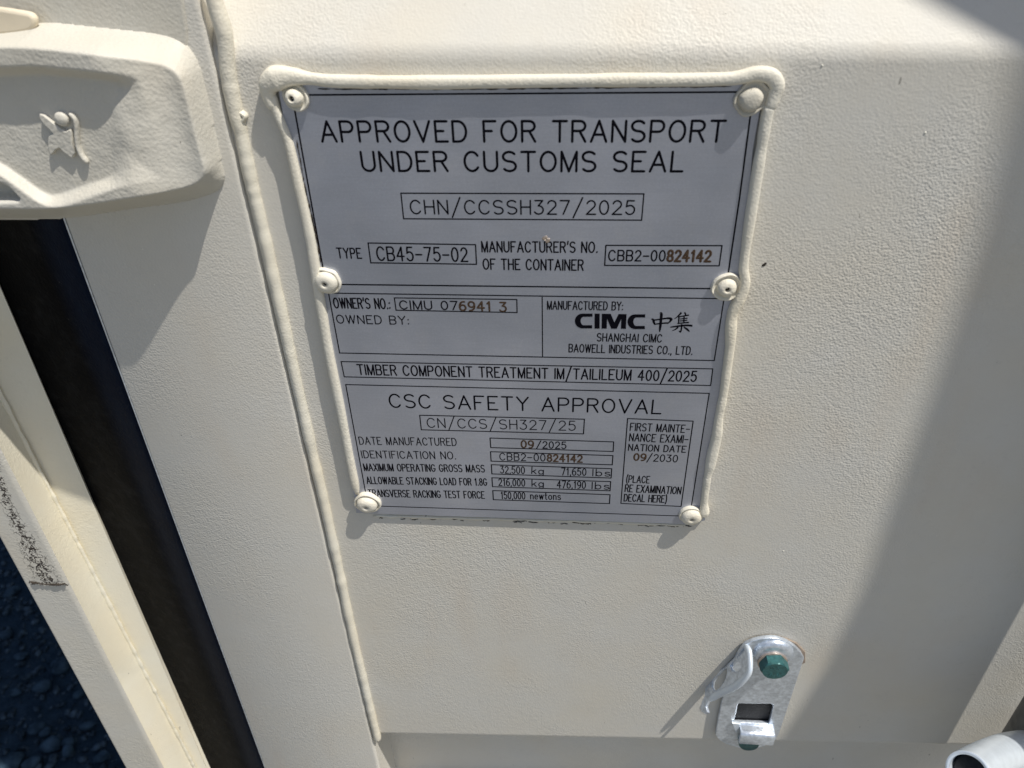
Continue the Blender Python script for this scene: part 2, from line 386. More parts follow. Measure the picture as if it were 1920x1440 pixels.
# panel: horizontal rib; front crest between a top and a bottom bend
tl, tr = P(440, 98, YD), P(1905, 96, YD)
bl, br = P(730, 1377, YD), P(1760, 1397, YD)
DEEP = 0.036
def crest_top(x): return tl.z+(tr.z-tl.z)*(x-tl.x)/(tr.x-tl.x)
def crest_bot(x): return bl.z+(br.z-bl.z)*(x-bl.x)/(br.x-bl.x)
def panel_profile(x):
    zt, zb = crest_top(x), crest_bot(x); pts = []
    R = 0.007
    def bend(p0, d0, d1, R, n=7):
        # rounded corner at p0 from direction d0 to d1
        out = []; L = R*0.6
        for k in range(n+1):
            t = k/n; a = p0-d0*L; b = p0; c = p0+d1*L
            out.append(a*(1-t)**2+b*2*t*(1-t)+c*t*t)
        return out
    up = Vector((0.62, 0.785)).normalized(); dn = Vector((0.78, -0.62)).normalized()   # (y, z)
    zup = Vector((0, 1)); zdn = Vector((0, -1))
    c1 = Vector((YD, zt)); c2 = c1+up*(DEEP/up.x); c3 = c2+zup*0.10; c4 = c3+Vector((-up.x, up.y))*(DEEP/up.x)
    e1 = Vector((YD, zb)); e2 = e1+dn*(DEEP/dn.x); e3 = e2+zdn*0.09; e4 = e3+Vector((-dn.x, dn.y))*(DEEP/dn.x)
    upr = Vector((-up.x, up.y)); dnr = Vector((-dn.x, dn.y))
    pts = [c4+zup*0.3]+bend(c4, -upr*-1 if False else upr, zup, R)[::-1]+bend(c3, zup, upr, R)[::-1]+bend(c2, up, zup, R)[::-1]+bend(c1, zup, up, 0.008, 12)[::-1]
    pts += bend(e1, zdn, dn, R, 8)+bend(e2, dn, zdn, R)+bend(e3, zdn, dnr, R)+bend(e4, dnr, zdn, R)+[e4+zdn*0.3]
    return pts
xs = [-0.135+(0.62+0.135)*i/30 for i in range(31)]
profs = [panel_profile(x) for x in xs]
o = grid('door_panel', lambda i, j: (xs[i], profs[i][j].x, profs[i][j].y), len(xs), len(profs[0]), M_PANEL, door)

# door stile (upright box section on the left), front face 3 mm proud of the panel plane
YF = 0.0
E0, E1 = (146.7, 480), (410, 1200)       # left edge against the seal
B0, B1 = (500, 467), (612, 960)          # centre line of the weld
prof = [(E0, E1, YF, 0.0005), (E0, E1, YF, 0.0)]
stile = []
xr = -0.0035
stile = [(E0, E1, 0.06, -0.02), (E0, E1, 0.0045, -0.001), (E0, E1, YF+0.0012, 0.0), (E0, E1, YF, 0.0009)]
for k in range(9):
    a = math.pi/2*k/8
    stile.append((B0, B1, YF+0.0042*(1-math.cos(a)), xr-0.0042+0.0042*math.sin(a)))
stile.append((B0, B1, 0.045, xr, YF+0.0042))
o = prof_extrude('door_frame', stile, 0.45, -0.95, M_FRAME, door, nz=40, sharp=60)
# weld bead with knobbly surface running down between stile and panel
bp = [(396, -40), (402, 0), (421, 67), (428, 133), (440, 200), (452, 250), (466, 317), (483, 390), (501, 467), (533, 610), (566, 760), (590, 865), (612, 960),
      (634, 1060), (655, 1160), (678, 1260), (698, 1343), (709, 1387)]
path = catmull([P(u, v, YD-0.0005) for u, v in bp], 22)
rad = [1.0+0.22*max(0, 1-i/120) for i in range(len(path))]
o = bead('weld_bead', path, 0.0032, 0.0034, M_BEAD, door, 16, 0.07, 110, 3, radii=rad)
c = P(454, 217, YD-0.0006)
lathe('paint_drip', [(0.0026, -0.001), (0.0026, 0.0012), (0.0019, 0.0024), (0.0011, 0.0024), (0.0008, 0.0012)], c, M_BEAD, door, 16, lump=0.1)

# rubber seal in the gap between door and post
G1, G2 = E0, E1
R0, R1 = (2, 548), (293, 1196)          # right edge of the post as seen
gk = [(E0, E1, 0.0030, 0.0014), (E0, E1, 0.0018, -0.0002), (E0, E1, 0.0014, -0.0016), (E0, E1, 0.0022, -0.0035), (E0, E1, 0.0040, -0.0060), (E0, E1, 0.0070, -0.0090),
      (E0, E1, 0.0105, -0.0118), (E0, E1, 0.0135, -0.0150), (E0, E1, 0.0150, -0.0180), (E0, E1, 0.0162, -0.0215), (E0, E1, 0.0180, -0.0260), (E0, E1, 0.022, -0.0330),
      (E0, E1, 0.030, -0.045), (E0, E1, 0.036, -0.065), (E0, E1, 0.04, -0.10)]
o = prof_extrude('rubber_seal', gk, 0.45, -0.95, M_GASK, door, nz=30, attr=('inner', lambda i, co: min(1, max(0, (i-6)/3))))
stp = [(E0, E1, 0.0012, -0.0008), (E0, E1, -0.0002, -0.0007), (E0, E1, -0.0002, 0.0001), (E0, E1, 0.0012, 0.0002)]
o = prof_extrude('edge_strip', stp, 0.45, -0.95, M_GALV, door, nz=12, sharp=30)

# fixed grit and paint flecks seen on the panel
def fleck(name, u, v, r, mat, y=YD, seed=0, h=0.3):
    c = P(u, v, y); return lathe(name, [(r, -0.0001), (r*0.9, r*h*0.6), (r*0.5, r*h), (0.0, r*h*1.05)], c, mat, door, 10, lump=0.35, seed=seed)
fleck('dark_spot', 1433, 496, 0.0010, M_DIRT, seed=2)
for k, (u, v) in enumerate([(835, 1161), (1469, 1033), (1542, 123), (555, 1110), (603, 1037), (1735, 249), (1758, 446)]):
    fleck('paint_fleck', u, v, 0.00035+0.0001*(k % 3), M_DUSTW, seed=k+5, h=0.5)

# ------------------------------------------------------------------ container body with the corner post
box = thing('shipping_container', (0, 0, 0), 'cream corner post of the shipping container at the far left edge of the door', 'container')
A0, A1 = (0, 1012), (103, 1200)          # outer left outline
K0, K1 = (60, 962), (182, 1200)          # ridge between front face and side face
W0, W1 = (116, 962), (240, 1200)         # weld
S0, S1 = (182, 962), (284, 1200)         # outer edge of the flange
T0, T1 = (188, 962), (295, 1200)
xK = P(*K1, 0.002).x
def xline(a, b, y, z):
    p, q = P(*a, y), P(*b, y); return p.x+(q.x-p.x)*(z-p.z)/(q.z-p.z)
ZT, ZB = 0.6, GZ+0.05
# front face as a fine sheet that carries the scuff mask
nz, nx = 420, 46
zs = [ZT+(ZB-ZT)*j/(nz-1) for j in range(nz)]
zs = [0.02-0.62*j/(nz-1) for j in range(nz)]
scl = [P(u, v, 0.002) for u, v in [(-12, 860), (6, 925), (24, 965), (44, 1000), (56, 1030), (70, 1060), (88, 1085)]]
def seg_d(x, z, a, b):
    ax, az, bx, bz = a.x, a.z, b.x, b.z; t = max(0, min(1, ((x-ax)*(bx-ax)+(z-az)*(bz-az))/((bx-ax)**2+(bz-az)**2)))
    return math.hypot(x-ax-t*(bx-ax), z-az-t*(bz-az)), t
pb0, pb1 = P(58, 1093, 0.002), P(123, 1098, 0.002)
def post_front():
    vs_ = []
    for z in [0.6]+zs+[ZB]:
        xa = xline(A0, A1, 0.002, z); xk = xline(K0, K1, 0.002, z)
        for i in range(nx):
            t = i/(nx-1); x = xa+(xk-xa)*t; y = 0.002
            e = t*(xk-xa)
            if e < 0.002: y += 0.002-math.sqrt(max(0, 0.002**2-(0.002-e)**2))
            e2 = (1-t)*(xk-xa)
            if e2 < 0.004: y += 0.0012*(1-e2/0.004)**2
            vs_.append((x, y, z))
    nzz = len(zs)+2
    fs = [(j*nx+i, j*nx+i+1, (j+1)*nx+i+1, (j+1)*nx+i) for j in range(nzz-1) for i in range(nx-1)]
    me = bpy.data.meshes.new('post_face'); me.from_pydata(vs_, [], fs); me.update()
    at = me.attributes.new('scuff', 'FLOAT', 'POINT')
    for i, v in enumerate(me.vertices):
        best = 0
        for k in range(len(scl)-1):
            d, t = seg_d(v.co.x, v.co.z, scl[k], scl[k+1]); wd = 0.0036+0.0016*(k+t)
            best = max(best, 1.05*math.exp(-(d/wd)**2))
        d, t = seg_d(v.co.x, v.co.z, pb0, pb1)
        if v.co.z >= min(pb0.z, pb1.z)-0.0012: best = max(best, 1.5*math.exp(-(d/0.0024)**2))
        elif v.co.z < min(pb0.z, pb1.z)-0.0012: best *= 0.3
        at.data[i].value = best
    return link('post_face', me, M_POSTF, box)
post_front()
# raised burr along the gouge at its lower end
bp_ = [P(u, v, 0.0008) for u, v in [(56, 1091), (72, 1094), (90, 1096), (108, 1096), (122, 1095)]]
bead('gouge_burr', catmull(bp_, 9), 0.0003, 0.0008, M_DIRT, box, 8, 0.5, 600, 9)
sidep = [(K0, K1, 0.0032, 0), (K0, K1, 0.0040, 0.0008)]
# side face receding to the weld, then the flange towards the seal
prof = [(K0, K1, 0.0032, 0.0), (K0, K1, 0.0048, 0.0007), (W0, W1, 0.024, 0.0), (W0, W1, 0.0255, 0.001), (S0, S1, 0.030, 0.0), (S0, S1, 0.0315, 0.0006), (T0, T1, 0.0365, 0.0), (T0, T1, 0.060, 0.0)]
prof_extrude('corner_post', prof, 0.6, ZB, M_POSTLIT, box, nz=60, sharp=50)
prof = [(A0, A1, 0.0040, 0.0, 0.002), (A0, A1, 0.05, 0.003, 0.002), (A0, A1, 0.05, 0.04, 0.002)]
prof_extrude('post_back', prof, 0.6, ZB, M_POSTLIT, box, nz=4, sharp=50)
wp = []
for k in range(60):
    t = -0.6+2.6*k/59; u = W0[0]+(W1[0]-W0[0])*t; v = W0[1]+(W1[1]-W0[1])*t
    z = 0.3-0.9*k/59
    x = xline(W0, W1, 0.0235, z); wp.append(Vector((x, 0.0235, z)))
bead('post_weld', catmull(wp, 6), 0.0017, 0.0012, M_POSTLIT, box, 12, 0.22, 200, 21)
def boxmesh(name, lo, hi, mat, parent, bev=0.0):
    bm = bmesh.new(); bmesh.ops.create_cube(bm, size=1)
    for v in bm.verts: v.co = Vector([(lo[i]+hi[i])/2+v.co[i]*(hi[i]-lo[i]) for i in range(3)])
    if bev: bmesh.ops.bevel(bm, geom=bm.edges[:], offset=bev, segments=3, affect='EDGES', profile=0.5)
    return finish(bm, name, mat, parent)
# side wall (corrugated) running back, roof and floor
def side_wall():
    ys = []; y = 0.07; k = 0
    while y < 5.5:
        for dy, dx in ((0.07, 0), (0.03, 0.036), (0.07, 0.036), (0.03, 0)):
            ys.append((y, [0, 0, 0.036, 0.036][[(0.07, 0), (0.03, 0.036), (0.07, 0.036), (0.03, 0)].index((dy, dx))])); y += dy
    vs_ = []
    for (y, dx) in ys: vs_ += [(-0.352+dx, y, 1.5), (-0.352+dx, y, GZ+0.15)]
    n = len(ys); fs = [(2*i, 2*i+2, 2*i+3, 2*i+1) for i in range(n-1)]
    return mesh('side_wall', vs_, fs, M_POSTLIT, box, smooth=False)
side_wall()
boxmesh('roof', (-0.35, 0.062, 1.5), (2.0, 5.5, 1.54), M_POSTLIT, box)
boxmesh('rear_wall', (-0.30, 0.062, GZ+0.1), (2.0, 0.075, 1.4995), M_POSTLIT, box)

# ------------------------------------------------------------------ cast hinge bracket
hb = thing('hinge_bracket', (0, 0, 0), 'thick cream cast bracket with a raised star emblem, upper left of the plate', 'bracket')
HT = 0.0128
def poly(pts, y): return np.array([[P(u, v, y).x, P(u, v, y).z] for u, v in pts])
def sdf(poly_, X, Z):
    "signed distance, positive inside"
    d = np.full(X.shape, 1e9); inside = np.zeros(X.shape, bool); n = len(poly_)
    for i in range(n):
        a, b = poly_[i], poly_[(i+1) % n]; e = b-a
        t = np.clip(((X-a[0])*e[0]+(Z-a[1])*e[1])/(e@e), 0, 1)
        d = np.minimum(d, np.hypot(X-a[0]-t*e[0], Z-a[1]-t*e[1]))
        cond = ((a[1] > Z) != (b[1] > Z)) & (X < (b[0]-a[0])*(Z-a[1])/(b[1]-a[1]+1e-15)+a[0]); inside ^= cond
    return np.where(inside, d, -d)
def roundpoly(pts, n=6):
    "smooth a pixel polygon slightly (Chaikin)"
    for _ in range(2):
        q = []
        for i in range(len(pts)):
            a, b = pts[i], pts[(i+1) % len(pts)]
            q += [(a[0]*.78+b[0]*.22, a[1]*.78+b[1]*.22), (a[0]*.22+b[0]*.78, a[1]*.22+b[1]*.78)]
        pts = q
    return pts
BASE = [(-220, 56), (0, 58), (62, 46), (84, 39), (200, 52), (308, 62), (345, 78), (370, 112), (384, 165), (404, 250), (418, 318), (421, 338), (411, 360), (345, 381), (250, 392), (127, 412), (0, 414), (-220, 414)]
TOPP = [(-220, 84), (0, 86), (60, 88), (160, 98), (285, 116), (322, 128), (338, 142), (347, 165), (362, 225), (378, 290), (388, 322), (378, 338), (345, 352), (250, 369), (110, 391), (0, 389), (-220, 389)]
RECT = [(-220, 126), (0, 124), (60, 122), (120, 127), (190, 134), (252, 142), (262, 150), (276, 190), (292, 250), (310, 330), (300, 337), (215, 352), (125, 386), (98, 388), (75, 381), (0, 323), (-220, 210)]
RECB = [(-220, 146), (0, 144), (60, 140), (120, 143), (190, 150), (225, 154), (216, 190), (206, 240), (212, 300), (213, 330), (170, 343), (105, 366), (90, 364), (70, 353), (0, 301), (-220, 185)]
def rise(x):
    "the casting grows thicker towards the left, away from its free end"
    t = np.clip((-0.1455-np.asarray(x))/0.028, 0, 1); return 0.0112*t*t*(3-2*t)
def polyh(pts, off):
    out = []
    for u, v in pts:
        hgt = HT-off
        for _ in range(12): hgt = HT-off+float(rise(P(u, v, -hgt).x))
        p = P(u, v, -hgt); out.append([p.x, p.z])
    return np.array(out)
pB = poly(roundpoly(BASE), -0.001); pT = polyh(roundpoly(TOPP), 0); pR = polyh(roundpoly(RECT), 0); pF = polyh(roundpoly(RECB), 0.0056)
H2 = polyh([(-160, 338), (-60, 338), (0, 341), (18, 350), (39, 372), (37, 379), (0, 381), (-160, 381)], 0)
x0, x1 = pB[:, 0].min()-0.001, pB[:, 0].max()+0.001; z0, z1 = pB[:, 1].min()-0.001, pB[:, 1].max()+0.001
step = 0.00055; nx_, nz_ = int((x1-x0)/step)+2, int((z1-z0)/step)+2
X, Z = np.meshgrid(x0+np.arange(nx_)*step, z0+np.arange(nz_)*step)
dB, dT, dR, dF, dH = sdf(pB, X, Z), sdf(pT, X, Z), sdf(pR, X, Z), sdf(pF, X, Z), sdf(H2, X, Z)
t = np.where(dT >= 0, 1, np.clip(dB, 0, None)/(np.clip(dB, 0, None)+np.clip(-dT, 1e-9, None)))
# a mostly straight draft with rounded shoulders
te = np.where(t < 0.12, t*t/0.24, t-0.06)/0.94
te = np.where(te > 0.85, 0.85+0.15*np.sin((te-0.85)/0.15*math.pi/2)*1.0, te)
h = (HT+rise(X))*te
r = np.where(dF >= 0, 1, np.clip(dR, 0, None)/(np.clip(dR, 0, None)+np.clip(-dF, 1e-9, None)))
r = np.where(dR > 0, r, 0); r = r*r*(3-2*r)*0.5+r*0.5
h = h-0.0058*r
# floor falls a little towards the right half
hh = np.clip(dH/0.0022, 0, 1); hh = hh*hh*(3-2*hh)
h = h-0.0085*hh
def blur(a, n):
    for _ in range(n):
        b = a.copy()
        b[1:-1, 1:-1] = (a[1:-1, 1:-1]*4+a[:-2, 1:-1]+a[2:, 1:-1]+a[1:-1, :-2]+a[1:-1, 2:])/8; a = b
    return a
rs = np.random.RandomState(4)
lump = blur(rs.randn(*h.shape), 30)*0.0003+blur(rs.randn(*h.shape), 120)*0.0012
h = blur(h, 2)+lump*np.clip(dB/0.004, 0, 1)
idx = -np.ones(h.shape, int); vs_, fs = [], []
keep = dB > -step*1.5
for j in range(h.shape[0]):
    for i in range(h.shape[1]):
        if keep[j, i]:
            idx[j, i] = len(vs_); hb_h = h[j, i] if dB[j, i] > 0 else -0.003
            vs_.append((X[j, i], -0.0006-hb_h, Z[j, i]))
for j in range(h.shape[0]-1):
    for i in range(h.shape[1]-1):
        q = (idx[j, i], idx[j, i+1], idx[j+1, i+1], idx[j+1, i])
        if min(q) >= 0: fs.append(q)
me = bpy.data.meshes.new('bracket_body'); me.from_pydata(vs_, [], fs); me.update()
link('bracket_body', me, M_CAST, hb)
# mounting pad that the bracket is welded to (covers the seal above the bracket)
pad = [(-300, -160), (346, -160), (346, 40), (330, 110), (0, 110), (-300, 110)]
pp = [P(u, v, -0.0008) for u, v in [(-300, -260), (335, -260), (343, 0), (352, 60), (340, 200), (-300, 200)]]
flat('mounting_pad', [[(p.x, p.z) for p in pp]], Vector((0, 0.0030, 0)), Vector((1, 0, 0)), Vector((0, 0, 1)), 0.008, 0.0012, M_CAST, hb)
# star figure emblem
YE = -HT+0.0058-0.0006-0.0112
def em(pts, name, thick=0.0042, s=3.0):
    q = [P(u/s, v/s, YE-0.0006) for u, v in pts]
    return flat(name, [[(p.x, p.z) for p in q]], Vector((0, YE, 0)), Vector((1, 0, 0)), Vector((0, 0, 1)), thick, 0.0004, M_CAST, hb, sharp=70)
emb = em([(232, 638), (254, 643), (304, 684), (350, 718), (378, 736), (402, 722), (412, 742), (412, 800), (432, 850), (414, 884), (376, 858), (342, 826), (320, 838), (300, 866), (286, 856), (278, 800), (283, 762), (308, 748), (286, 722), (254, 692), (233, 662)], 'star_emblem')
cc = P(350/3, 668/3, YE-0.0009)
lathe('emblem_dot', [(0.0031, -0.001), (0.0031, 0.0008), (0.0026, 0.0016), (0.0014, 0.0021), (0, 0.0022)], cc, M_CAST, hb, 20)
sw = catmull([P(u/3, v/3, YE-0.0006) for u, v in [(392, 635), (418, 655), (432, 690), (436, 760), (442, 820), (462, 870), (495, 915)]], 6)
bead('emblem_sweep', sw, 0.0011, 0.0019, M_CAST, hb, 10, 0.05, 100)
# pale bare patch on top of the bracket, far left
pt = [(-220, -4), (-30, 9), (10, 13), (40, 18), (62, 22), (72, 32), (73, 44), (68, 55), (52, 60), (20, 64), (-30, 66), (-220, 66)]
q = [P(u, v, -0.0045) for u, v in roundpoly(pt)]
flat('bare_patch', [[(p.x, p.z) for p in q]], Vector((0, -0.0052, 0)), Vector((1, 0, 0)), Vector((0, 0, 1)), 0.0040, 0.0016, M_FLAKE, hb)

# ------------------------------------------------------------------ approval plate
pl = thing('approval_plate', (0, 0, 0), 'riveted grey metal approval plate with black lettering inside a cream painted rim', 'plate')
corn = [(518, 148), (1437, 144), (1412, 280), (1393, 500), (1372, 578), (1345, 800), (1322, 976), (1290, 983), (668, 962), (664, 930), (580, 490)]
q = [P(u, v, 0) for u, v in corn]
flat('metal_sheet', [[(p.x, p.z) for p in q]], Vector((0, 0.0010, 0)), Vector((1, 0, 0)), Vector((0, 0, 1)), 0.0020, 0.0002, M_PLATE, pl)
YR = -0.0004
TH = 0.006/2.2
def rimpath(name, pts, rw, rh, seed, wob=0.04, fr=60, n=14):
    path = catmull([P(u, v, YR) for u, v, *_ in pts], n)
    ks = [q[2] if len(q) > 2 else 1.0 for q in pts]; rad = []
    for i in range(len(path)):
        f = min(i/n, len(pts)-1.001); a = int(f); rad.append(ks[a]*(1-(f-a))+ks[a+1]*(f-a))
    return bead(name, path, rw, rh, M_RIM, pl, 20, wob, fr, seed, taper=6, radii=rad, sq=0.45)
rimpath('rim', [(515, 205, .8), (505, 180, 1.1), (505, 160, 1.6), (518, 147, 1.9), (545, 143, 1.4), (585, 147, 1.0), (640, 152, 1.0), (800, 154, 1.0), (1000, 152, 1.0), (1200, 150, 1.0), (1350, 148, 1.0), (1390, 144, 1.05),
                (1418, 138, 1.15), (1445, 143, 1.3), (1456, 160, 1.3), (1450, 182, 1.1), (1441, 205, .9)], 0.0027, 0.0029, 1, 0.07)
rimpath('rim', [(508, 172, .8), (521, 212, .7), (541, 262, .75), (560, 344, .85), (581, 440, .9), (590, 495, .95), (600, 560, .95), (618, 662, .95), (638, 761, .95), (654, 845, .95), (670, 925, .95)], 0.0026, 0.0027, 11, 0.06)
rimpath('rim', [(1443, 195, .95), (1437, 222, 1.0), (1429, 270, 1.0), (1421, 317, 1.0), (1411, 380, 1.0), (1402, 440, 1.0), (1394, 500, .95), (1396, 530, 1.0), (1386, 560, 1.2), (1373, 590, 1.1), (1369, 646, .95), (1363, 692, .95), (1356, 740, .9), (1348, 780, .95),
                (1344, 815, 1.1), (1336, 850, 1.25), (1331, 875, 1.1), (1327, 892, .8), (1324, 915, .85), (1321, 940, .9), (1320, 958, 1.25), (1316, 966, .9)], 0.0026, 0.0028, 31, 0.11)
# sealant crumbs and dirt under the lower plate edge
for k in range(46):
    t = rnd.random(); u = 690+600*t; v = 966+17*t+rnd.uniform(1, 6)
    if k % 3 == 0: u = rnd.uniform(1080, 1290); v = 966+17*(u-690)/600+rnd.uniform(1, 5)
    c = P(u, v, YD-0.0002); L = rnd.uniform(0.001, 0.0035)
    pth = [c+Vector((L*(q-2)/2, 0, 0.0005*rnd.uniform(-1, 1))) for q in range(5)]
    if k == 0: crumbs_v, crumbs_f = [], []
    o = bead('dirt_crumb', pth, 0.00022, 0.0003, M_DIRT, pl, 6, 0.5, 900, k+60, taper=2)
# sealant smear beneath the plate
sm = [P(u, v, YD-0.0001) for u, v in [(700, 967), (850, 971), (1000, 975), (1150, 979), (1285, 985)]]
bead('sealant_line', catmull(sm, 14), 0.0011, 0.0008, M_RIM, pl, 8, 0.5, 300, 44)

for pts_ in ([(596, 167), (800, 167.5), (1000, 166.5), (1200, 164), (1372, 162)], [(1427, 245), (1414, 320), (1398, 440), (1388, 500)], [(556, 262), (571, 344), (592, 440), (601, 492)]):
    bead('dirt_line', catmull([P(u, v, -0.0001) for u, v in pts_], 40), 0.00022, 0.0003, M_DIRT, pl, 6, 0.9, 500, int(pts_[0][0]))
# rivets: (centre px, washer radius, dome radius, dome height, hole offset px, hole?)
def rivet(u, v, rw, rd, hd, hole, y=-0.0004, lump=0.05, seed=0, tilt=(0, 0), ringh=0.0013):
    c = P(u, v, y); ax = Vector((tilt[0], -1, tilt[1])).normalized()
    r_ = bpy.data.objects.new('rivet', None); COL.objects.link(r_); r_.parent = pl
    lathe('washer', [(rw, -0.002), (rw*1.02, 0.0002), (rw, ringh*0.8), (rw*0.95, ringh), (rw*0.88, ringh*0.9), (rw*0.82, ringh*0.45), (rd*1.02, ringh*0.35), (rd*0.9, ringh*0.3)], c, M_RIM, r_, 48, ax, 60, lump, seed)
    pr = [(rd, ringh*0.2), (rd*1.0, ringh*0.7), (rd*0.93, hd*0.62), (rd*0.78, hd*0.86), (rd*0.58, hd*0.97), (rd*0.42, hd)]
    if hole: pr += [(0.0015, hd), (0.00125, hd-0.0003), (0.0011, hd-0.0022), (0.0, hd-0.0018)]
    else: pr += [(rd*0.2, hd*1.02), (0.0, hd*1.03)]
    lathe('head', pr, c, M_RIM, r_, 40, ax, 60, lump*0.5, seed+1)
    if hole: lathe('mandrel_pit', [(0.00108, 0), (0.0004, 0.0001), (0.0, 0.0001)], c+ax*(hd-0.0020), M_DIRT, r_, 12, ax)
rivet(555, 182, 0.0060, 0.0039, 0.0052, True, seed=3, tilt=(-0.12, 0.1))
_keep = M_RIM; M_RIM = paint('browned_rivet_paint', (0.60, 0.56, 0.47), 0.00010, specks=2.0, yellow=0.9, rough=0.7)
rivet(1407, 185, 0.0070, 0.0050, 0.0044, False, seed=13, lump=0.12)
M_RIM = _keep
rivet(613, 526, 0.0073, 0.0060, 0.0046, True, seed=23, tilt=(-0.05, -0.05), ringh=0.0015)
rivet(1362, 537, 0.0074, 0.0048, 0.0042, True, seed=33, ringh=0.0018)
rivet(689, 942, 0.0084, 0.0066, 0.0050, True, seed=43, tilt=(0, -0.12), ringh=0.0018)
rivet(1296, 966, 0.0073, 0.0064, 0.0042, True, seed=53, tilt=(0, -0.1))
# small dent with chipped film
c = P(1024, 449, 0); lathe('dent', [(0.0016, -0.0002), (0.0013, 0.0002), (0.0007, 0.0004), (0.0003, 0.0001), (0, 0.0001)], c, M_WASH, pl, 14, lump=0.4, seed=4)

# ---------------------------------------------------------------- stroke lettering
def arc(cx, cy, rx, ry, a0, a1, n=None):
    n = n or max(4, int(abs(a1-a0)/22)); return [(cx+rx*math.cos(math.radians(a0+(a1-a0)*k/n)), cy+ry*math.sin(math.radians(a0+(a1-a0)*k/n))) for k in range(n+1)]
G = {}
G['A'] = (.76, [[(0, 0), (.38, 1)], [(.38, 1), (.76, 0)], [(.14, .34), (.62, .34)]])
G['B'] = (.66, [[(0, 0), (0, 1), (.40, 1)]+arc(.40, .76, .24, .24, 90, -90)+[(0, .52)], [(.40, .52)]+arc(.40, .26, .26, .26, 90, -90)+[(0, 0)]])
G['C'] = (.72, [arc(.38, .5, .38, .5, 38, 322, 18)])
G['D'] = (.68, [[(0, 0), (0, 1), (.28, 1)]+arc(.28, .5, .40, .5, 90, -90, 12)+[(0, 0)]])
G['E'] = (.60, [[(.60, 1), (0, 1), (0, 0), (.60, 0)], [(0, .52), (.40, .52)]])
G['F'] = (.60, [[(.60, 1), (0, 1), (0, 0)], [(0, .52), (.40, .52)]])
G['G'] = (.74, [arc(.38, .5, .38, .5, 38, 345, 18)+[(.745, .42), (.45, .42)]])
G['H'] = (.66, [[(0, 0), (0, 1)], [(.66, 0), (.66, 1)], [(0, .52), (.66, .52)]])
G['I'] = (.0, [[(0, 0), (0, 1)]])
G['K'] = (.66, [[(0, 0), (0, 1)], [(.64, 1), (0, .36)], [(.24, .58), (.66, 0)]])
G['L'] = (.56, [[(0, 1), (0, 0), (.56, 0)]])
G['M'] = (.76, [[(0, 0), (0, 1), (.38, 0), (.76, 1), (.76, 0)]])
G['N'] = (.66, [[(0, 0), (0, 1), (.66, 0), (.66, 1)]])
G['O'] = (.76, [arc(.38, .5, .38, .5, 0, 360, 20)])
G['P'] = (.64, [[(0, 0), (0, 1), (.38, 1)]+arc(.38, .74, .26, .26, 90, -90)+[(0, .48)]])
G['R'] = (.66, [[(0, 0), (0, 1), (.38, 1)]+arc(.38, .76, .26, .24, 90, -90)+[(0, .52)], [(.36, .52), (.66, 0)]])
G['S'] = (.66, [arc(.33, .755, .32, .245, 35, 265, 11)[:-1]+[(.31, .51)]+arc(.33, .255, .33, .255, 85, -145, 11)])
G['T'] = (.68, [[(0, 1), (.68, 1)], [(.34, 1), (.34, 0)]])
G['U'] = (.66, [[(0, 1), (0, .32)]+arc(.33, .32, .33, .32, 180, 360, 10)+[(.66, 1)]])
G['V'] = (.76, [[(0, 1), (.38, 0), (.76, 1)]])
G['W'] = (.96, [[(0, 1), (.24, 0), (.48, 1), (.72, 0), (.96, 1)]])
G['X'] = (.66, [[(0, 0), (.66, 1)], [(0, 1), (.66, 0)]])
G['Y'] = (.72, [[(0, 1), (.36, .5), (.72, 1)], [(.36, .5), (.36, 0)]])
G['0'] = (.60, [arc(.30, .5, .30, .5, 0, 360, 18)])
G['1'] = (.36, [[(.06, .80), (.24, 1), (.24, 0)]])
G['2'] = (.60, [arc(.30, .72, .28, .28, 165, -35, 9)+[(0, 0), (.62, 0)]])
G['3'] = (.60, [[(.04, 1), (.56, 1), (.26, .62)]+arc(.28, .31, .32, .31, 80, -150, 11)])
G['4'] = (.66, [[(.46, 0), (.46, 1), (0, .32), (.66, .32)]])
G['5'] = (.60, [[(.54, 1), (.09, 1), (.04, .57)]+arc(.29, .33, .31, .33, 125, -150, 12)])
G['6'] = (.60, [arc(.42, .5, .42, .5, 80, 180, 6)+arc(.30, .31, .30, .31, 180, 540, 16)])
G['7'] = (.60, [[(0, 1), (.60, 1), (.20, 0)]])
G['8'] = (.60, [arc(.30, .76, .25, .24, 0, 360, 16), arc(.30, .26, .30, .26, 0, 360, 16)])
G['9'] = (.60, [arc(.18, .5, .42, .5, -100, 0, 6)+arc(.30, .69, .30, .31, 0, 360, 16)])
G['/'] = (.62, [[(0, -.22), (.62, 1.18)]])
G['-'] = (.56, [[(0, .46), (.56, .46)]])
G['.'] = (.12, [[(.04, .0), (.08, .06)]])
G[','] = (.08, [[(.06, .06), (.0, -.14)]])
G["'"] = (.06, [[(.06, 1.06), (.0, .78)]])
G[':'] = (.04, [[(0, .05), (.04, .10)], [(0, .55), (.04, .60)]])
G['('] = (.18, [[(.18, 1.15), (.03, .8), (0, .45), (.03, .1), (.18, -.22)]])
G[')'] = (.18, [[(0, 1.15), (.15, .8), (.18, .45), (.15, .1), (0, -.22)]])
G['k'] = (.50, [[(0, 0), (0, 1.05)], [(.46, .64), (0, .24)], [(.18, .40), (.50, 0)]])
G['g'] = (.54, [arc(.27, .32, .27, .32, 0, 360, 14), [(.54, .64), (.54, -.06)]+arc(.29, -.06, .25, .20, 0, -150, 7)])
G['l'] = (.0, [[(0, 0), (0, 1.05)]])
G['b'] = (.54, [[(0, 1.05), (0, 0)], arc(.27, .32, .27, .32, 0, 360, 14)])
G['s'] = (.48, [arc(.24, .49, .22, .15, 30, 250, 8)+arc(.24, .16, .24, .17, 80, -150, 8)])
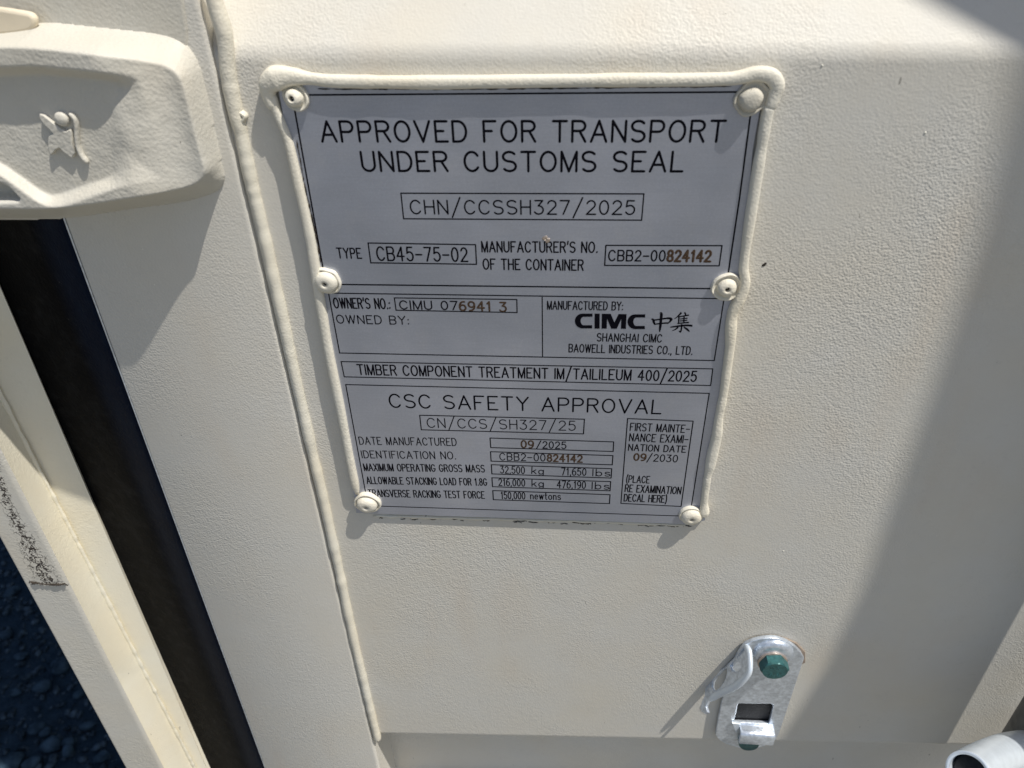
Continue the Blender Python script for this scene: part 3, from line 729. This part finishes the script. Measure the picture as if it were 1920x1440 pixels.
G['n'] = (.46, [[(0, 0), (0, .64)], [(0, .40)]+arc(.23, .40, .23, .24, 180, 0, 8)+[(.46, 0)]])
G['e'] = (.50, [[(0, .34), (.50, .34)]+arc(.25, .32, .25, .32, 5, 315, 13)])
G['w'] = (.66, [[(0, .64), (.16, 0), (.33, .64), (.50, 0), (.66, .64)]])
G['t'] = (.36, [[(.16, .95), (.16, .12), (.24, 0), (.36, 0)], [(0, .64), (.34, .64)]])
G['o'] = (.54, [arc(.27, .32, .27, .32, 0, 360, 14)])
SP = 0.30

def ribbon(vs_, fs, pts, wd, y, hgt):
    "one stroke with rounded ends as a low ridge standing on the plane y"
    clean = [pts[0]]
    for p in pts[1:]:
        if (p-clean[-1]).length > wd*0.15: clean.append(p)
    if len(clean) < 2: return
    parts, cur = [], [clean[0]]
    for i in range(1, len(clean)-1):
        cur.append(clean[i]); a = (clean[i]-clean[i-1]).normalized(); b = (clean[i+1]-clean[i]).normalized()
        if a.dot(b) < 0.35: parts.append(cur); cur = [clean[i]]
    cur.append(clean[-1]); parts.append(cur)
    closed = len(parts) == 1 and (clean[0]-clean[-1]).length < wd*0.3
    hw = wd/2
    for pr in parts:
        rows = []; n = len(pr)
        for i, p in enumerate(pr):
            if i == 0: t = (pr[1]-p).normalized(); m = 1
            elif i == n-1: t = (p-pr[i-1]).normalized(); m = 1
            else:
                a = (p-pr[i-1]).normalized(); b = (pr[i+1]-p).normalized(); t = (a+b).normalized(); m = 1/max(0.5, t.dot(a))
            nrm = Vector((-t.y, t.x))*hw*m
            if i == 0 and not closed:
                for dl, kk in ((1.0, 0.25), (0.7, 0.71)): rows.append((p-t*hw*dl, nrm*kk))
            rows.append((p, nrm))
            if i == n-1 and not closed:
                for dl, kk in ((0.7, 0.71), (1.0, 0.25)): rows.append((p+t*hw*dl, nrm*kk))
        base = len(vs_)
        for (p, nr) in rows:
            for s, hh_ in ((-1, 0), (0, hgt), (1, 0)):
                q_ = p+nr*s; vs_.append((q_.x, y-hh_, q_.y))
        for i in range(len(rows)-1):
            for s in (0, 1):
                a = base+i*3+s; fs.append((a, a+1, a+4, a+3))
def write(s, uL, vL, uR, vR, hpx, wpx, mat=M_INK, name='lettering', jit=0.0, slash=1.0):
    pL, pR = P(uL, vL, 0), P(uR, vR, 0); top = P(uL, vL-hpx, 0)
    H = abs(top.z-pL.z); L = (pR-pL).length; tx = Vector((pR.x-pL.x, pR.z-pL.z)).normalized()
    up = Vector((-tx.y, tx.x)); wd = (1.14 if wpx > 2.3 else 1.06)*wpx*0.2/ (865-262*(vL-175)/780)
    # advance widths
    total = 0; adv = []
    for k, ch in enumerate(s):
        wch = 0.62 if ch == ' ' else G[ch][0]
        adv.append((ch, total)); total += wch+(0 if ch == ' ' else SP)
    total -= SP; sx = (L-0)/total
    vs_, fs = [], []
    for k, (ch, x) in enumerate(adv):
        if ch == ' ': continue
        jy = jit*H*(hash1(k, len(s))-0.5)
        for st in G[ch][1]:
            pts = []
            for (a, b) in st:
                if ch == '/': b = 0.5+(b-0.5)*slash
                q_ = Vector((pL.x, pL.z))+tx*((x+a)*sx)+up*(b*H+jy); pts.append(q_)
            ribbon(vs_, fs, pts, wd, -0.00003, 0.00010)
    me = bpy.data.meshes.new(name); me.from_pydata(vs_, [], fs); me.update()
    return link(name, me, mat, pl, smooth=False)
def rule(pts, wpx, closed=True):
    q_ = [P(u, v, 0) for u, v in pts]; q_ = [Vector((p.x, p.z)) for p in q_]
    wd = wpx*0.2/(865-262*(pts[0][1]-175)/780); vs_, fs = [], []
    n = len(q_)
    for i in range(n if closed else n-1): ribbon(vs_, fs, [q_[i], q_[(i+1) % n]], wd, -0.00003, 0.00008)
    me = bpy.data.meshes.new('printed_line'); me.from_pydata(vs_, [], fs); me.update()
    return link('printed_line', me, M_INK, pl, smooth=False)

LW = 2.6
rule([(547.6, 178.3), (1412.7, 172.3), (1386.5, 372), (1361, 541.5), (611, 533)], 3.4)
rule([(751.7, 362.2), (1207.3, 363.5), (1203, 412.8), (756.8, 410.1)], LW)
rule([(690.2, 455.6), (891.6, 458.8), (893.4, 495.5), (695.2, 492.7)], LW)
rule([(1136, 460), (1353.7, 460.6), (1348.4, 498.4), (1133.7, 497.7)], LW)
rule([(616, 549.5), (1357.5, 560), (1339.2, 676), (636.8, 661.8)], 2.4)
rule([(1016.6, 557.5), (1017.3, 668.5)], 2.2, False)
rule([(739.4, 558.5), (969, 561.5), (969.5, 586), (742.6, 581.6)], 2.3)
rule([(639.5, 677.9), (1336.5, 691.6), (1332.4, 722.8), (645.5, 706.5)], 2.2)
rule([(648.2, 721), (1329.8, 737.5), (1293.3, 968), (690, 948.2)], 2.2)
rule([(786.9, 778.5), (1095.8, 786), (1094, 813.5), (790, 805.8)], 2.2)
for bx in ([(918.8, 821.3), (1150.6, 828.5), (1149.6, 846.5), (920.2, 839.2)], [(919.8, 846.9), (1149.2, 854.2), (1147.9, 871.5), (920.8, 864.6)],
           [(921.3, 871.3), (1147, 878.8), (1145.8, 896.3), (922.3, 888.5)], [(922.3, 895.8), (1145, 903), (1143.8, 920.2), (923.5, 912.5)],
           [(924, 919.8), (1143.8, 927.5), (1142.7, 944.2), (925, 936.9)]): rule(bx, 2.2)
rule([(1176.7, 784.8), (1299.6, 789.6), (1277, 949.6), (1164.2, 943.8)], 2.2)

write('APPROVED FOR TRANSPORT', 604.6, 265.3, 1355.5, 265.4, 37.5, 4.3)
write('UNDER CUSTOMS SEAL', 681, 320.4, 1279, 321.3, 35.5, 4.2)
write('CHN/CCSSH327/2025', 771, 400.7, 1189, 402, 25, 2.7, slash=1.05)
write('TYPE', 634, 483.6, 678, 484.2, 18.4, 2.5)
write('CB45-75-02', 708.5, 488, 876.5, 490.2, 25, 2.9)
write("MANUFACTURER'S NO.", 904, 472.1, 1120, 473.3, 19, 2.6)
write('OF THE CONTAINER', 906.5, 504.6, 1093, 506.8, 19, 2.6)
write('CBB2-00', 1141, 488.8, 1246, 489.4, 19.3, 2.6)
write('824142', 1251, 489.6, 1331, 490.3, 19.8, 4.2, M_BROWN, 'stamped_number')
write("OWNER'S NO.:", 627.5, 577.3, 731.4, 578.8, 18.4, 2.6)
write('CIMU 07', 750.5, 579.4, 857.5, 580.7, 15.4, 2.4)
write('6941', 862.5, 582, 920, 582.6, 16.3, 3.4, M_BROWN, 'stamped_number')
write('3', 937.5, 584, 949, 584.2, 16.8, 3.2, M_BROWN, 'stamped_number')
write('OWNED BY:', 632.5, 605.8, 766.5, 608.2, 15, 2.2)
write('TIMBER COMPONENT TREATMENT IM/TAILILEUM 400/2025', 672.3, 702, 1304.4, 715.2, 18.3, 2.6, slash=1.1)
write('CSC SAFETY APPROVAL', 732, 763.4, 1238.5, 775.6, 24.2, 3.0)
write('CN/CCS/SH327/25', 802, 801.2, 1078.5, 807, 17, 2.0, slash=1.1)
write('DATE MANUFACTURED', 675, 833, 856, 835.6, 13.6, 1.9)
write('IDENTIFICATION NO.', 679.5, 858.4, 855, 860.8, 13.2, 1.9)
write('MAXIMUM OPERATING GROSS MASS', 683.6, 882.4, 908.6, 885.2, 12.8, 2.1)
write('ALLOWABLE STACKING LOAD FOR 1.8G', 688.8, 906.8, 913, 910.2, 12.5, 2.1)
write('TRANSVERSE RACKING TEST FORCE', 692.4, 930.8, 908.5, 934.5, 12.6, 2.1)
write('09', 977.6, 839.2, 999.8, 840, 13.2, 2.9, M_BROWN, 'stamped_number')
write('/2025', 1006, 839.9, 1061, 841.3, 12.4, 2.1, slash=0.85)
write('CBB2-00', 937.5, 862.6, 1022, 864.6, 13, 1.9)
write('824142', 1026.5, 864.8, 1091, 866.6, 12.6, 3.0, M_BROWN, 'stamped_number')
write('32,500', 938.6, 886.8, 983.5, 888.2, 12.8, 1.9)
write('kg', 997, 887.9, 1018.6, 889.2, 11.8, 1.9)
write('71,650', 1053, 890.5, 1098.5, 891.6, 13, 1.9)
write('lbs', 1111.5, 892, 1143.6, 892.8, 11.6, 1.9)
write('216,000', 935.5, 910.2, 984, 911.8, 12.5, 1.9)
write('kg', 997.5, 911.8, 1018.8, 912.6, 11.6, 1.9)
write('476,190', 1044.8, 914.6, 1097.6, 916, 13, 1.9)
write('lbs', 1110, 916.4, 1141.8, 917.4, 11.6, 1.9)
write('150,000', 940, 935, 984.4, 936, 12.6, 1.9)
write('newtons', 995, 935.6, 1051, 937, 12.4, 1.9)
write('FIRST MAINTE-', 1181.4, 807.2, 1292, 811.2, 13.8, 2.1)
write('NANCE EXAMI-', 1180, 826.6, 1289, 830.6, 13.8, 2.1)
write('NATION DATE', 1178.2, 844.4, 1285, 848.2, 11.6, 2.1)
write('09', 1188.4, 862.8, 1210, 863.6, 12.2, 3.0, M_BROWN, 'stamped_number')
write('/2030', 1213, 864.2, 1269.4, 866.4, 12.6, 2.0, slash=0.95)
write('(PLACE', 1174.6, 904.2, 1217, 905.8, 12.6, 2.0)
write('RE EXAMINATION', 1171.8, 921.8, 1275.5, 926.4, 13, 2.1)
write('DECAL HERE)', 1170, 939.4, 1249, 942.2, 12.8, 2.1)

write('MANUFACTURED BY:', 1026.5, 579.8, 1167, 581.4, 15, 2.2)
write('SHANGHAI CIMC', 1119.5, 639.4, 1240, 641.6, 14.2, 2.2)
write('BAOWELL INDUSTRIES CO., LTD.', 1066.8, 659.8, 1297.5, 664.8, 14.4, 2.2)

# bold wide maker's word and the two brush-drawn characters (coordinates of an enlarged view of the photograph)
def q4(x, y): return (960+x/4.3636, 440+y/4.3636)
def inkshape(loops, name='lettering'):
    L = []
    for lp in loops:
        q_ = [P(*q4(x, y), 0) for x, y in lp]; L.append([(p.x, p.z) for p in q_])
    return flat(name, L, Vector((0, -0.00005, 0)), Vector((1, 0, 0)), Vector((0, 0, 1)), 0.00012, 0.00001, M_INK, pl)
def cshape(x0_, x1_, y0_, y1_, th, tv):
    w_, h_ = x1_-x0_, y1_-y0_; r_ = w_*0.42; cx = x0_+r_; cy = (y0_+y1_)/2
    outer = [(x1_-3, y0_)]+[(cx+r_*math.cos(math.radians(a)), cy-h_/2*math.sin(math.radians(a))) for a in range(90, 271, 12)]+[(x1_-6, y1_)]
    r2 = r_-tv; inner = [(x1_-6, y1_-th)]+[(cx+10+(r2+10)*math.cos(math.radians(a)), cy-(h_/2-th)*math.sin(math.radians(a))) for a in range(270, 89, -12)]+[(x1_-3, y0_+th)]
    return outer+inner
inkshape([cshape(514, 662, 646, 766, 25, 48)])
inkshape([[(676, 646), (718, 646), (717, 768), (675, 768)]])
inkshape([[(733, 768), (735, 647), (808, 648), (838, 718), (872, 649), (938, 650), (932, 770), (891, 769), (894, 690), (858, 769), (812, 769), (778, 688), (775, 768)]])
inkshape([cshape(945, 1093, 652, 772, 25, 48)])
def brush(pts):
    "tapering brush stroke: (x, y, width)"
    vs2, L, Rr = [], [], []
    q_ = []; n = len(pts)
    cm = catmull([Vector((a, b, c)) for a, b, c in pts], 5)
    for i, p in enumerate(cm):
        t_ = (cm[min(i+1, len(cm)-1)]-cm[max(i-1, 0)]); t_ = Vector((t_.x, t_.y)).normalized(); nr = Vector((-t_.y, t_.x))*p.z*0.68
        L.append((p.x+nr.x, p.y+nr.y)); Rr.append((p.x-nr.x, p.y-nr.y))
    n = len(L); V = []
    for a, b in zip(L, Rr):
        for (x, y), hgt in ((a, 0), (((a[0]+b[0])/2, (a[1]+b[1])/2), 0.0001), (b, 0)):
            p = P(*q4(x, y), 0); V.append((p.x, -0.00003-hgt, p.z))
    F = [(i*3+s, i*3+s+1, i*3+s+4, i*3+s+3) for i in range(n-1) for s in (0, 1)]
    return V, F
def brushes(strokes):
    V, F = [], []
    for st in strokes:
        v_, f_ = brush(st); b = len(V); V += v_; F += [tuple(i+b for i in f) for f in f_]
    me = bpy.data.meshes.new('brush_character'); me.from_pydata(V, [], F); me.update(); return link('brush_character', me, M_INK, pl, smooth=False)
brushes([[(1140, 690, 6), (1155, 697, 15), (1162, 720, 14), (1172, 738, 8)],
         [(1158, 700, 9), (1200, 694, 9), (1270, 684, 11), (1302, 690, 17), (1296, 705, 12), (1272, 730, 5)],
         [(1168, 733, 7), (1220, 726, 9), (1275, 722, 9)],
         [(1210, 640, 6), (1222, 648, 17), (1218, 700, 17), (1212, 760, 15), (1207, 795, 6)]])
brushes([[(1386, 636, 12), (1370, 655, 10), (1345, 678, 6), (1328, 688, 3)],
         [(1366, 668, 10), (1364, 700, 9), (1364, 728, 9)],
         [(1410, 636, 9), (1420, 648, 10), (1416, 662, 6)],
         [(1368, 672, 7), (1410, 664, 8), (1448, 658, 9)],
         [(1408, 668, 9), (1406, 722, 9)],
         [(1374, 690, 6), (1436, 683, 7)], [(1374, 706, 6), (1434, 700, 7)],
         [(1352, 727, 7), (1400, 722, 8), (1448, 718, 9)],
         [(1296, 757, 7), (1360, 748, 11), (1430, 742, 12), (1476, 745, 12)],
         [(1389, 732, 10), (1386, 770, 10), (1378, 796, 9), (1366, 786, 5)],
         [(1360, 757, 10), (1335, 776, 7), (1310, 786, 3)],
         [(1405, 756, 7), (1430, 772, 13), (1452, 792, 8)]])

# ------------------------------------------------------------------ galvanised seal hasp
hs = thing('seal_hasp', (0, 0, 0), 'galvanised steel seal hasp with teal hex bolt, below the right of the plate', 'hasp')
def h5(x, y): return (1280+x/5.1429, 1160+y/5.1429)
TK = 0.003
YH = YD-TK-0.0012          # front of the hasp sheet
def hp(x, y, yy=YH): return P(*h5(x, y), yy)
X_, Z_ = Vector((1, 0, 0)), Vector((0, 0, 1))
out_ = [(1172, 385), (1140, 330), (1080, 270), (1000, 222), (920, 195), (850, 188), (760, 196), (680, 215), (600, 250), (540, 330), (470, 470), (420, 640), (380, 800), (345, 960), (318, 1120),
        (345, 1165), (420, 1210), (540, 1245), (640, 1258), (760, 1240), (850, 1205), (900, 1165), (925, 1120), (990, 930), (1060, 720), (1120, 540)]
hole = [(548, 818), (860, 822), (876, 838), (862, 900), (838, 1000), (826, 1015), (505, 1005), (495, 992), (512, 920), (530, 832)]
L1 = [(hp(x, y).x, hp(x, y).z) for x, y in out_]; L2 = [(hp(x, y).x, hp(x, y).z) for x, y in hole]
flat('base_plate', [L1, L2], Vector((0, YH+TK/2, 0)), X_, Z_, TK, 0.0005, M_GALV, hs)
# tan sealing ring peeping out behind, and the dark slot behind the hole
rg = [(595, 232), (700, 190), (860, 168), (1000, 190), (1100, 235), (1180, 318), (1180, 420), (1000, 500), (600, 500)]
L3 = [(hp(x, y, YD-0.0006).x, hp(x, y, YD-0.0006).z) for x, y in rg]
flat('sealing_ring', [L3], Vector((0, YD-0.0006, 0)), X_, Z_, 0.0012, 0.0003, M_TAN, hs)
flat('dark_slot', [[(a[0]*1.0, a[1]) for a in [(hp(x, y).x, hp(x, y).z) for x, y in [(480, 790), (890, 790), (860, 1040), (470, 1040)]]]], Vector((0, YD-0.0003, 0)), X_, Z_, 0.0006, 0.0001, M_RUB, hs)
# lower tongue bent out of the hole: top shelf and front lip
def loft(name, secs, mat, parent, sharp=40):
    vs2, fs2 = [], []; n = len(secs[0])
    for s_ in secs: vs2 += s_
    for j in range(len(secs)-1):
        for i in range(n): k = (i+1) % n; fs2.append((j*n+i, j*n+k, (j+1)*n+k, (j+1)*n+i))
    fs2.append(tuple(range(n))); fs2.append(tuple(range((len(secs)-1)*n, len(secs)*n)))
    return mesh(name, vs2, fs2, mat, parent, sharp=sharp)
pa, pb = hp(548, 1018), hp(900, 1030); zt = (pa.z+pb.z)/2-0.0005; xa, xb = pa.x, pb.x-0.0015
Yo = YH-0.0085
pr2 = [(YH+0.001, zt), (Yo+0.0035, zt), (Yo+0.0015, zt-0.0004), (Yo+0.0004, zt-0.0015), (Yo, zt-0.0032), (Yo, zt-0.0125), (Yo+0.0008, zt-0.0134), (Yo+0.0022, zt-0.0134), (Yo+0.003, zt-0.0125), (Yo+0.003, zt-0.004), (Yo+0.0042, zt-0.003), (YH+0.001, zt-0.003)]
def sec(x, k=0.0):
    cy = sum(p[0] for p in pr2)/len(pr2); cz = sum(p[1] for p in pr2)/len(pr2)
    return [Vector((x, p[0]+(cy-p[0])*k, p[1]+(cz-p[1])*k)) for p in pr2]
loft('bent_tongue', [sec(xa, 0.08), sec(xa+0.0006, 0), sec(xb-0.0009, 0), sec(xb, 0.10)], M_GALV, hs)
tri = [(478, 1008), (556, 1016), (545, 1050), (520, 1115)]
L4 = [(hp(x, y, YH-0.002).x, hp(x, y, YH-0.002).z) for x, y in tri]
flat('torn_edge', [L4], Vector((0, YH-0.0012, 0)), X_, Z_, 0.0018, 0.0003, M_GALVB, hs)
# lower bolt head, mostly hidden by the tongue
def hexbolt(name, c, rad, hgt, mat, ang, marks=True):
    ob = bpy.data.objects.new(name, None)
    bm = bmesh.new(); rings = []
    for (k, y) in ((1.0, 0.0), (1.0, hgt*0.80), (0.985, hgt*0.88), (0.86, hgt), (0.82, hgt)):
        ring = []
        for i in range(36):
            th = math.radians(i*10)+ang; hx = math.cos(math.radians(30))/math.cos((math.radians(i*10) % math.radians(60))-math.radians(30))
            rr = rad*hx if k > 0.99 else min(rad*hx, rad*k)
            ring.append(bm.verts.new((c.x+rr*math.cos(th), c.y-y, c.z+rr*math.sin(th))))
        rings.append(ring)
    for a, b in zip(rings, rings[1:]):
        for i in range(36): bm.faces.new((a[i], a[(i+1) % 36], b[(i+1) % 36], b[i]))
    bm.faces.new(rings[-1]); o_ = finish(bm, name, mat, hs, sharp=25)
    if marks:
        V, F = [], []
        def st(pts):
            ribbon(V, F, [Vector((c.x+a*rad, c.z+b*rad)) for a, b in pts], rad*0.055, c.y-hgt+0.00002, 0.00022)
        # raised maker's strokes and grade figures on the head
        for (ox, oz, ch) in ((-0.36, 0.18, 'D'), (0.06, 0.22, 'K'), (-0.34, -0.52, '8'), (0.02, -0.52, '.'), (0.14, -0.52, '8')):
            for s_ in G[ch][1]: st([(ox+a*0.34, oz+b*0.34) for a, b in s_])
        me = bpy.data.meshes.new('head_mark'); me.from_pydata(V, [], F); me.update(); m_ = link('head_mark', me, mat, o_, smooth=False)
    return o_
c1 = hp(884, 400, YH-0.0038)
lathe('dished_washer', [(0.0135, -0.0035), (0.0137, -0.0010), (0.0128, 0.0006), (0.0112, 0.0016), (0.0095, 0.0019), (0.004, 0.0019)], hp(876, 345, YH-0.0015), M_GALV, hs, 56)
lathe('spring_washer', [(0.0102, -0.001), (0.0102, 0.0018), (0.0095, 0.0022), (0.005, 0.0022)], hp(862, 405, YH-0.0030), M_WASH, hs, 48)
hexbolt('hex_bolt', hp(872, 425, YH-0.0052), 0.0098, 0.0070, M_TEAL, 0.12)
lathe('lower_bolt', [(0.0078, -0.002), (0.0078, 0.0035), (0.0070, 0.0045), (0.0, 0.0047)], hp(633, 1172, YH-0.0008), M_TEAL, hs, 32)
# bent ear with round hole and long slot, standing out at the left edge
oA = hp(604, 268, YH+0.001); oB = hp(640, 520, YH-0.0150); oT = hp(232, 800, YH-0.0040)
nrm = (oB-oA).cross(oT-oA).normalized()
if nrm.dot(Vector(CAM)-oA) < 0: nrm = -nrm
axE = (oB-oA).normalized(); ayE = nrm.cross(axE).normalized()
def earpt(x, y):
    p = PP(*h5(x, y), oA, nrm)-oA; return (p.dot(axE), p.dot(ayE))
ear = [(600, 292), (618, 300), (630, 345), (637, 400), (640, 455), (632, 510), (605, 555), (560, 600), (510, 640), (440, 672), (370, 705), (310, 735), (268, 765), (240, 800), (222, 850), (240, 905), (215, 918), (180, 895), (172, 855), (185, 800), (212, 745), (215, 690), (240, 620), (285, 560), (345, 505), (415, 455), (470, 400), (530, 345)]
hole1 = [(510+50*math.cos(a*math.pi/9), 460+52*math.sin(a*math.pi/9)) for a in range(18)]
hole2 = [(425, 478), (428, 520), (415, 570), (395, 615), (365, 655), (325, 690), (295, 690), (282, 660), (290, 610), (320, 560), (360, 515), (400, 485)]
flat('bent_ear', [[earpt(*p) for p in ear], [earpt(*p) for p in hole1], [earpt(*p) for p in hole2]], oA-nrm*0.0010, axE, ayE, 0.0024, 0.0005, M_GALV, hs)
# thick rolled front edge of the ear, joining it to the sheet
ep = [(606, 262, -0.0), (636, 310, 0.0), (645, 370, 0), (648, 440, 0), (640, 510, 0), (600, 572, 0), (545, 625, 0), (470, 672, 0), (390, 708, 0), (320, 742, 0), (268, 776, 0)]
path = catmull([PP(*h5(a, b), oA+nrm*0.0008, nrm) for a, b, _ in ep], 7)
V, F = [], []; n = len(path)
for i, p in enumerate(path):
    t_ = (path[min(i+1, n-1)]-path[max(i-1, 0)]).normalized(); sd = nrm.cross(t_).normalized()
    e = 1.0 if 2 < i < n-3 else 0.8
    for a in range(12):
        th = 2*math.pi*a/12; sq = 1/max(abs(math.cos(th)), abs(math.sin(th)))**0.55
        V.append(p+sd*math.cos(th)*0.0025*sq*e+nrm*math.sin(th)*0.0017*sq*e)
for i in range(n-1):
    for a in range(12): b = (a+1) % 12; F.append((i*12+a, i*12+b, (i+1)*12+b, (i+1)*12+a))
F += [tuple(range(12)), tuple(range((n-1)*12, n*12))]
mesh('ear_edge', V, F, M_GALVB, hs)
# ------------------------------------------------------------------ locking rod and handle on the right
rod = thing('locking_rod', (0, 0, 0), 'vertical steel locking rod at the lower right edge of the picture', 'rod')
rr_ = 0.017; ex = P(1922, 1333, -0.03).x
V, F = [], []
for z in (1.4, -1.0):
    for a in range(40): th = 2*math.pi*a/40; V.append((ex+rr_+rr_*math.cos(th), -0.03+rr_*math.sin(th), z))
F = [(a, (a+1) % 40, 40+(a+1) % 40, 40+a) for a in range(40)]+[tuple(range(40)), tuple(range(40, 80))]
mesh('rod_tube', V, F, M_DARKROD, rod, sharp=50)

hd = thing('door_handle', (0, 0, 0), 'bright galvanised tube end with dark rubber plug in the lower right corner', 'handle')
ax_pts = [P(1815, 1449, -0.108), P(1832, 1438, -0.098), P(1862, 1422, -0.080), P(1900, 1408, -0.058), P(1950, 1402, -0.036), P(2040, 1402, -0.020)]
path = catmull(ax_pts, 8)
def pipe(name, path, ro, ri, mat, parent, seg=40, depth=None):
    V, F = [], []; n = len(path); frames = []
    upv = Vector((0, 0, 1))
    for i, p in enumerate(path):
        t_ = (path[min(i+1, n-1)]-path[max(i-1, 0)]).normalized(); s_ = t_.cross(upv).normalized(); u_ = s_.cross(t_).normalized(); frames.append((p, s_, u_, t_))
    order = [(f, ro) for f in frames]
    inner = [(f, ri) for f in frames]
    rows = [(frames[0][0], frames[0], ri+(ro-ri)*0.15), (frames[0][0]-frames[0][3]*0.0003, frames[0], ri+(ro-ri)*0.4), (frames[0][0]-frames[0][3]*0.0003, frames[0], ri+(ro-ri)*0.7)]
    ringl = [(f[0], f, ri) for f in frames[::-1]]+rows+[(f[0], f, ro) for f in frames]
    for (p, f, r_) in ringl:
        for a in range(seg):
            th = 2*math.pi*a/seg; V.append(p+f[1]*math.cos(th)*r_+f[2]*math.sin(th)*r_)
    for j in range(len(ringl)-1):
        for a in range(seg): b = (a+1) % seg; F.append((j*seg+a, j*seg+b, (j+1)*seg+b, (j+1)*seg+a))
    mesh(name, V, F, mat, parent, sharp=50); return frames
fr = pipe('handle_tube', path, 0.0112, 0.0092, M_GALVB, hd)
p0, s0, u0, t0 = fr[1]
lathe('rubber_plug', [(0.0086, -0.004), (0.0085, 0.0), (0.0074, 0.0012), (0.0, 0.0016)], p0+t0*0.004, M_RUB, hd, 32, -t0)

# ------------------------------------------------------------------ added unseen shadow leaf, out to the upper right: shaped so its edge shades the right of the panel
caster = thing('shadow_caster', (0, 0, 0), 'unseen cream shadow leaf swung wide beyond the right of the photograph', 'door')
kk = 0.95/SUN.length
def lift(p, d): return p+SUN*d
edge_px = [(1895, 130), (1862, 300), (1823, 480), (1745, 730), (1663, 960), (1613, 1110), (1542, 1260), (1493, 1340), (1440, 1420)]
left = [lift(P(u, v, YD), 0.85) for u, v in edge_px]
left = [left[0]+(left[0]-left[2])*3]+left+[left[-1]+(left[-1]-left[-3])*3]
n = len(left)
V = left+[p+Vector((0.05, 0, 0)) for p in left]+[p+Vector((0, 0.03, 0)) for p in left]+[p+Vector((0.05, 0.03, 0)) for p in left]
F = []
for i in range(n-1):
    for a, b in ((0, n), (2*n, 3*n), (0, 2*n), (n, 3*n)): F.append((a+i, a+i+1, b+i+1, b+i))
F += [(0, n, 3*n, 2*n), (n-1, 2*n-1, 4*n-1, 3*n-1)]
mesh('caster_edge', V, F, M_FRAME, caster, smooth=False)
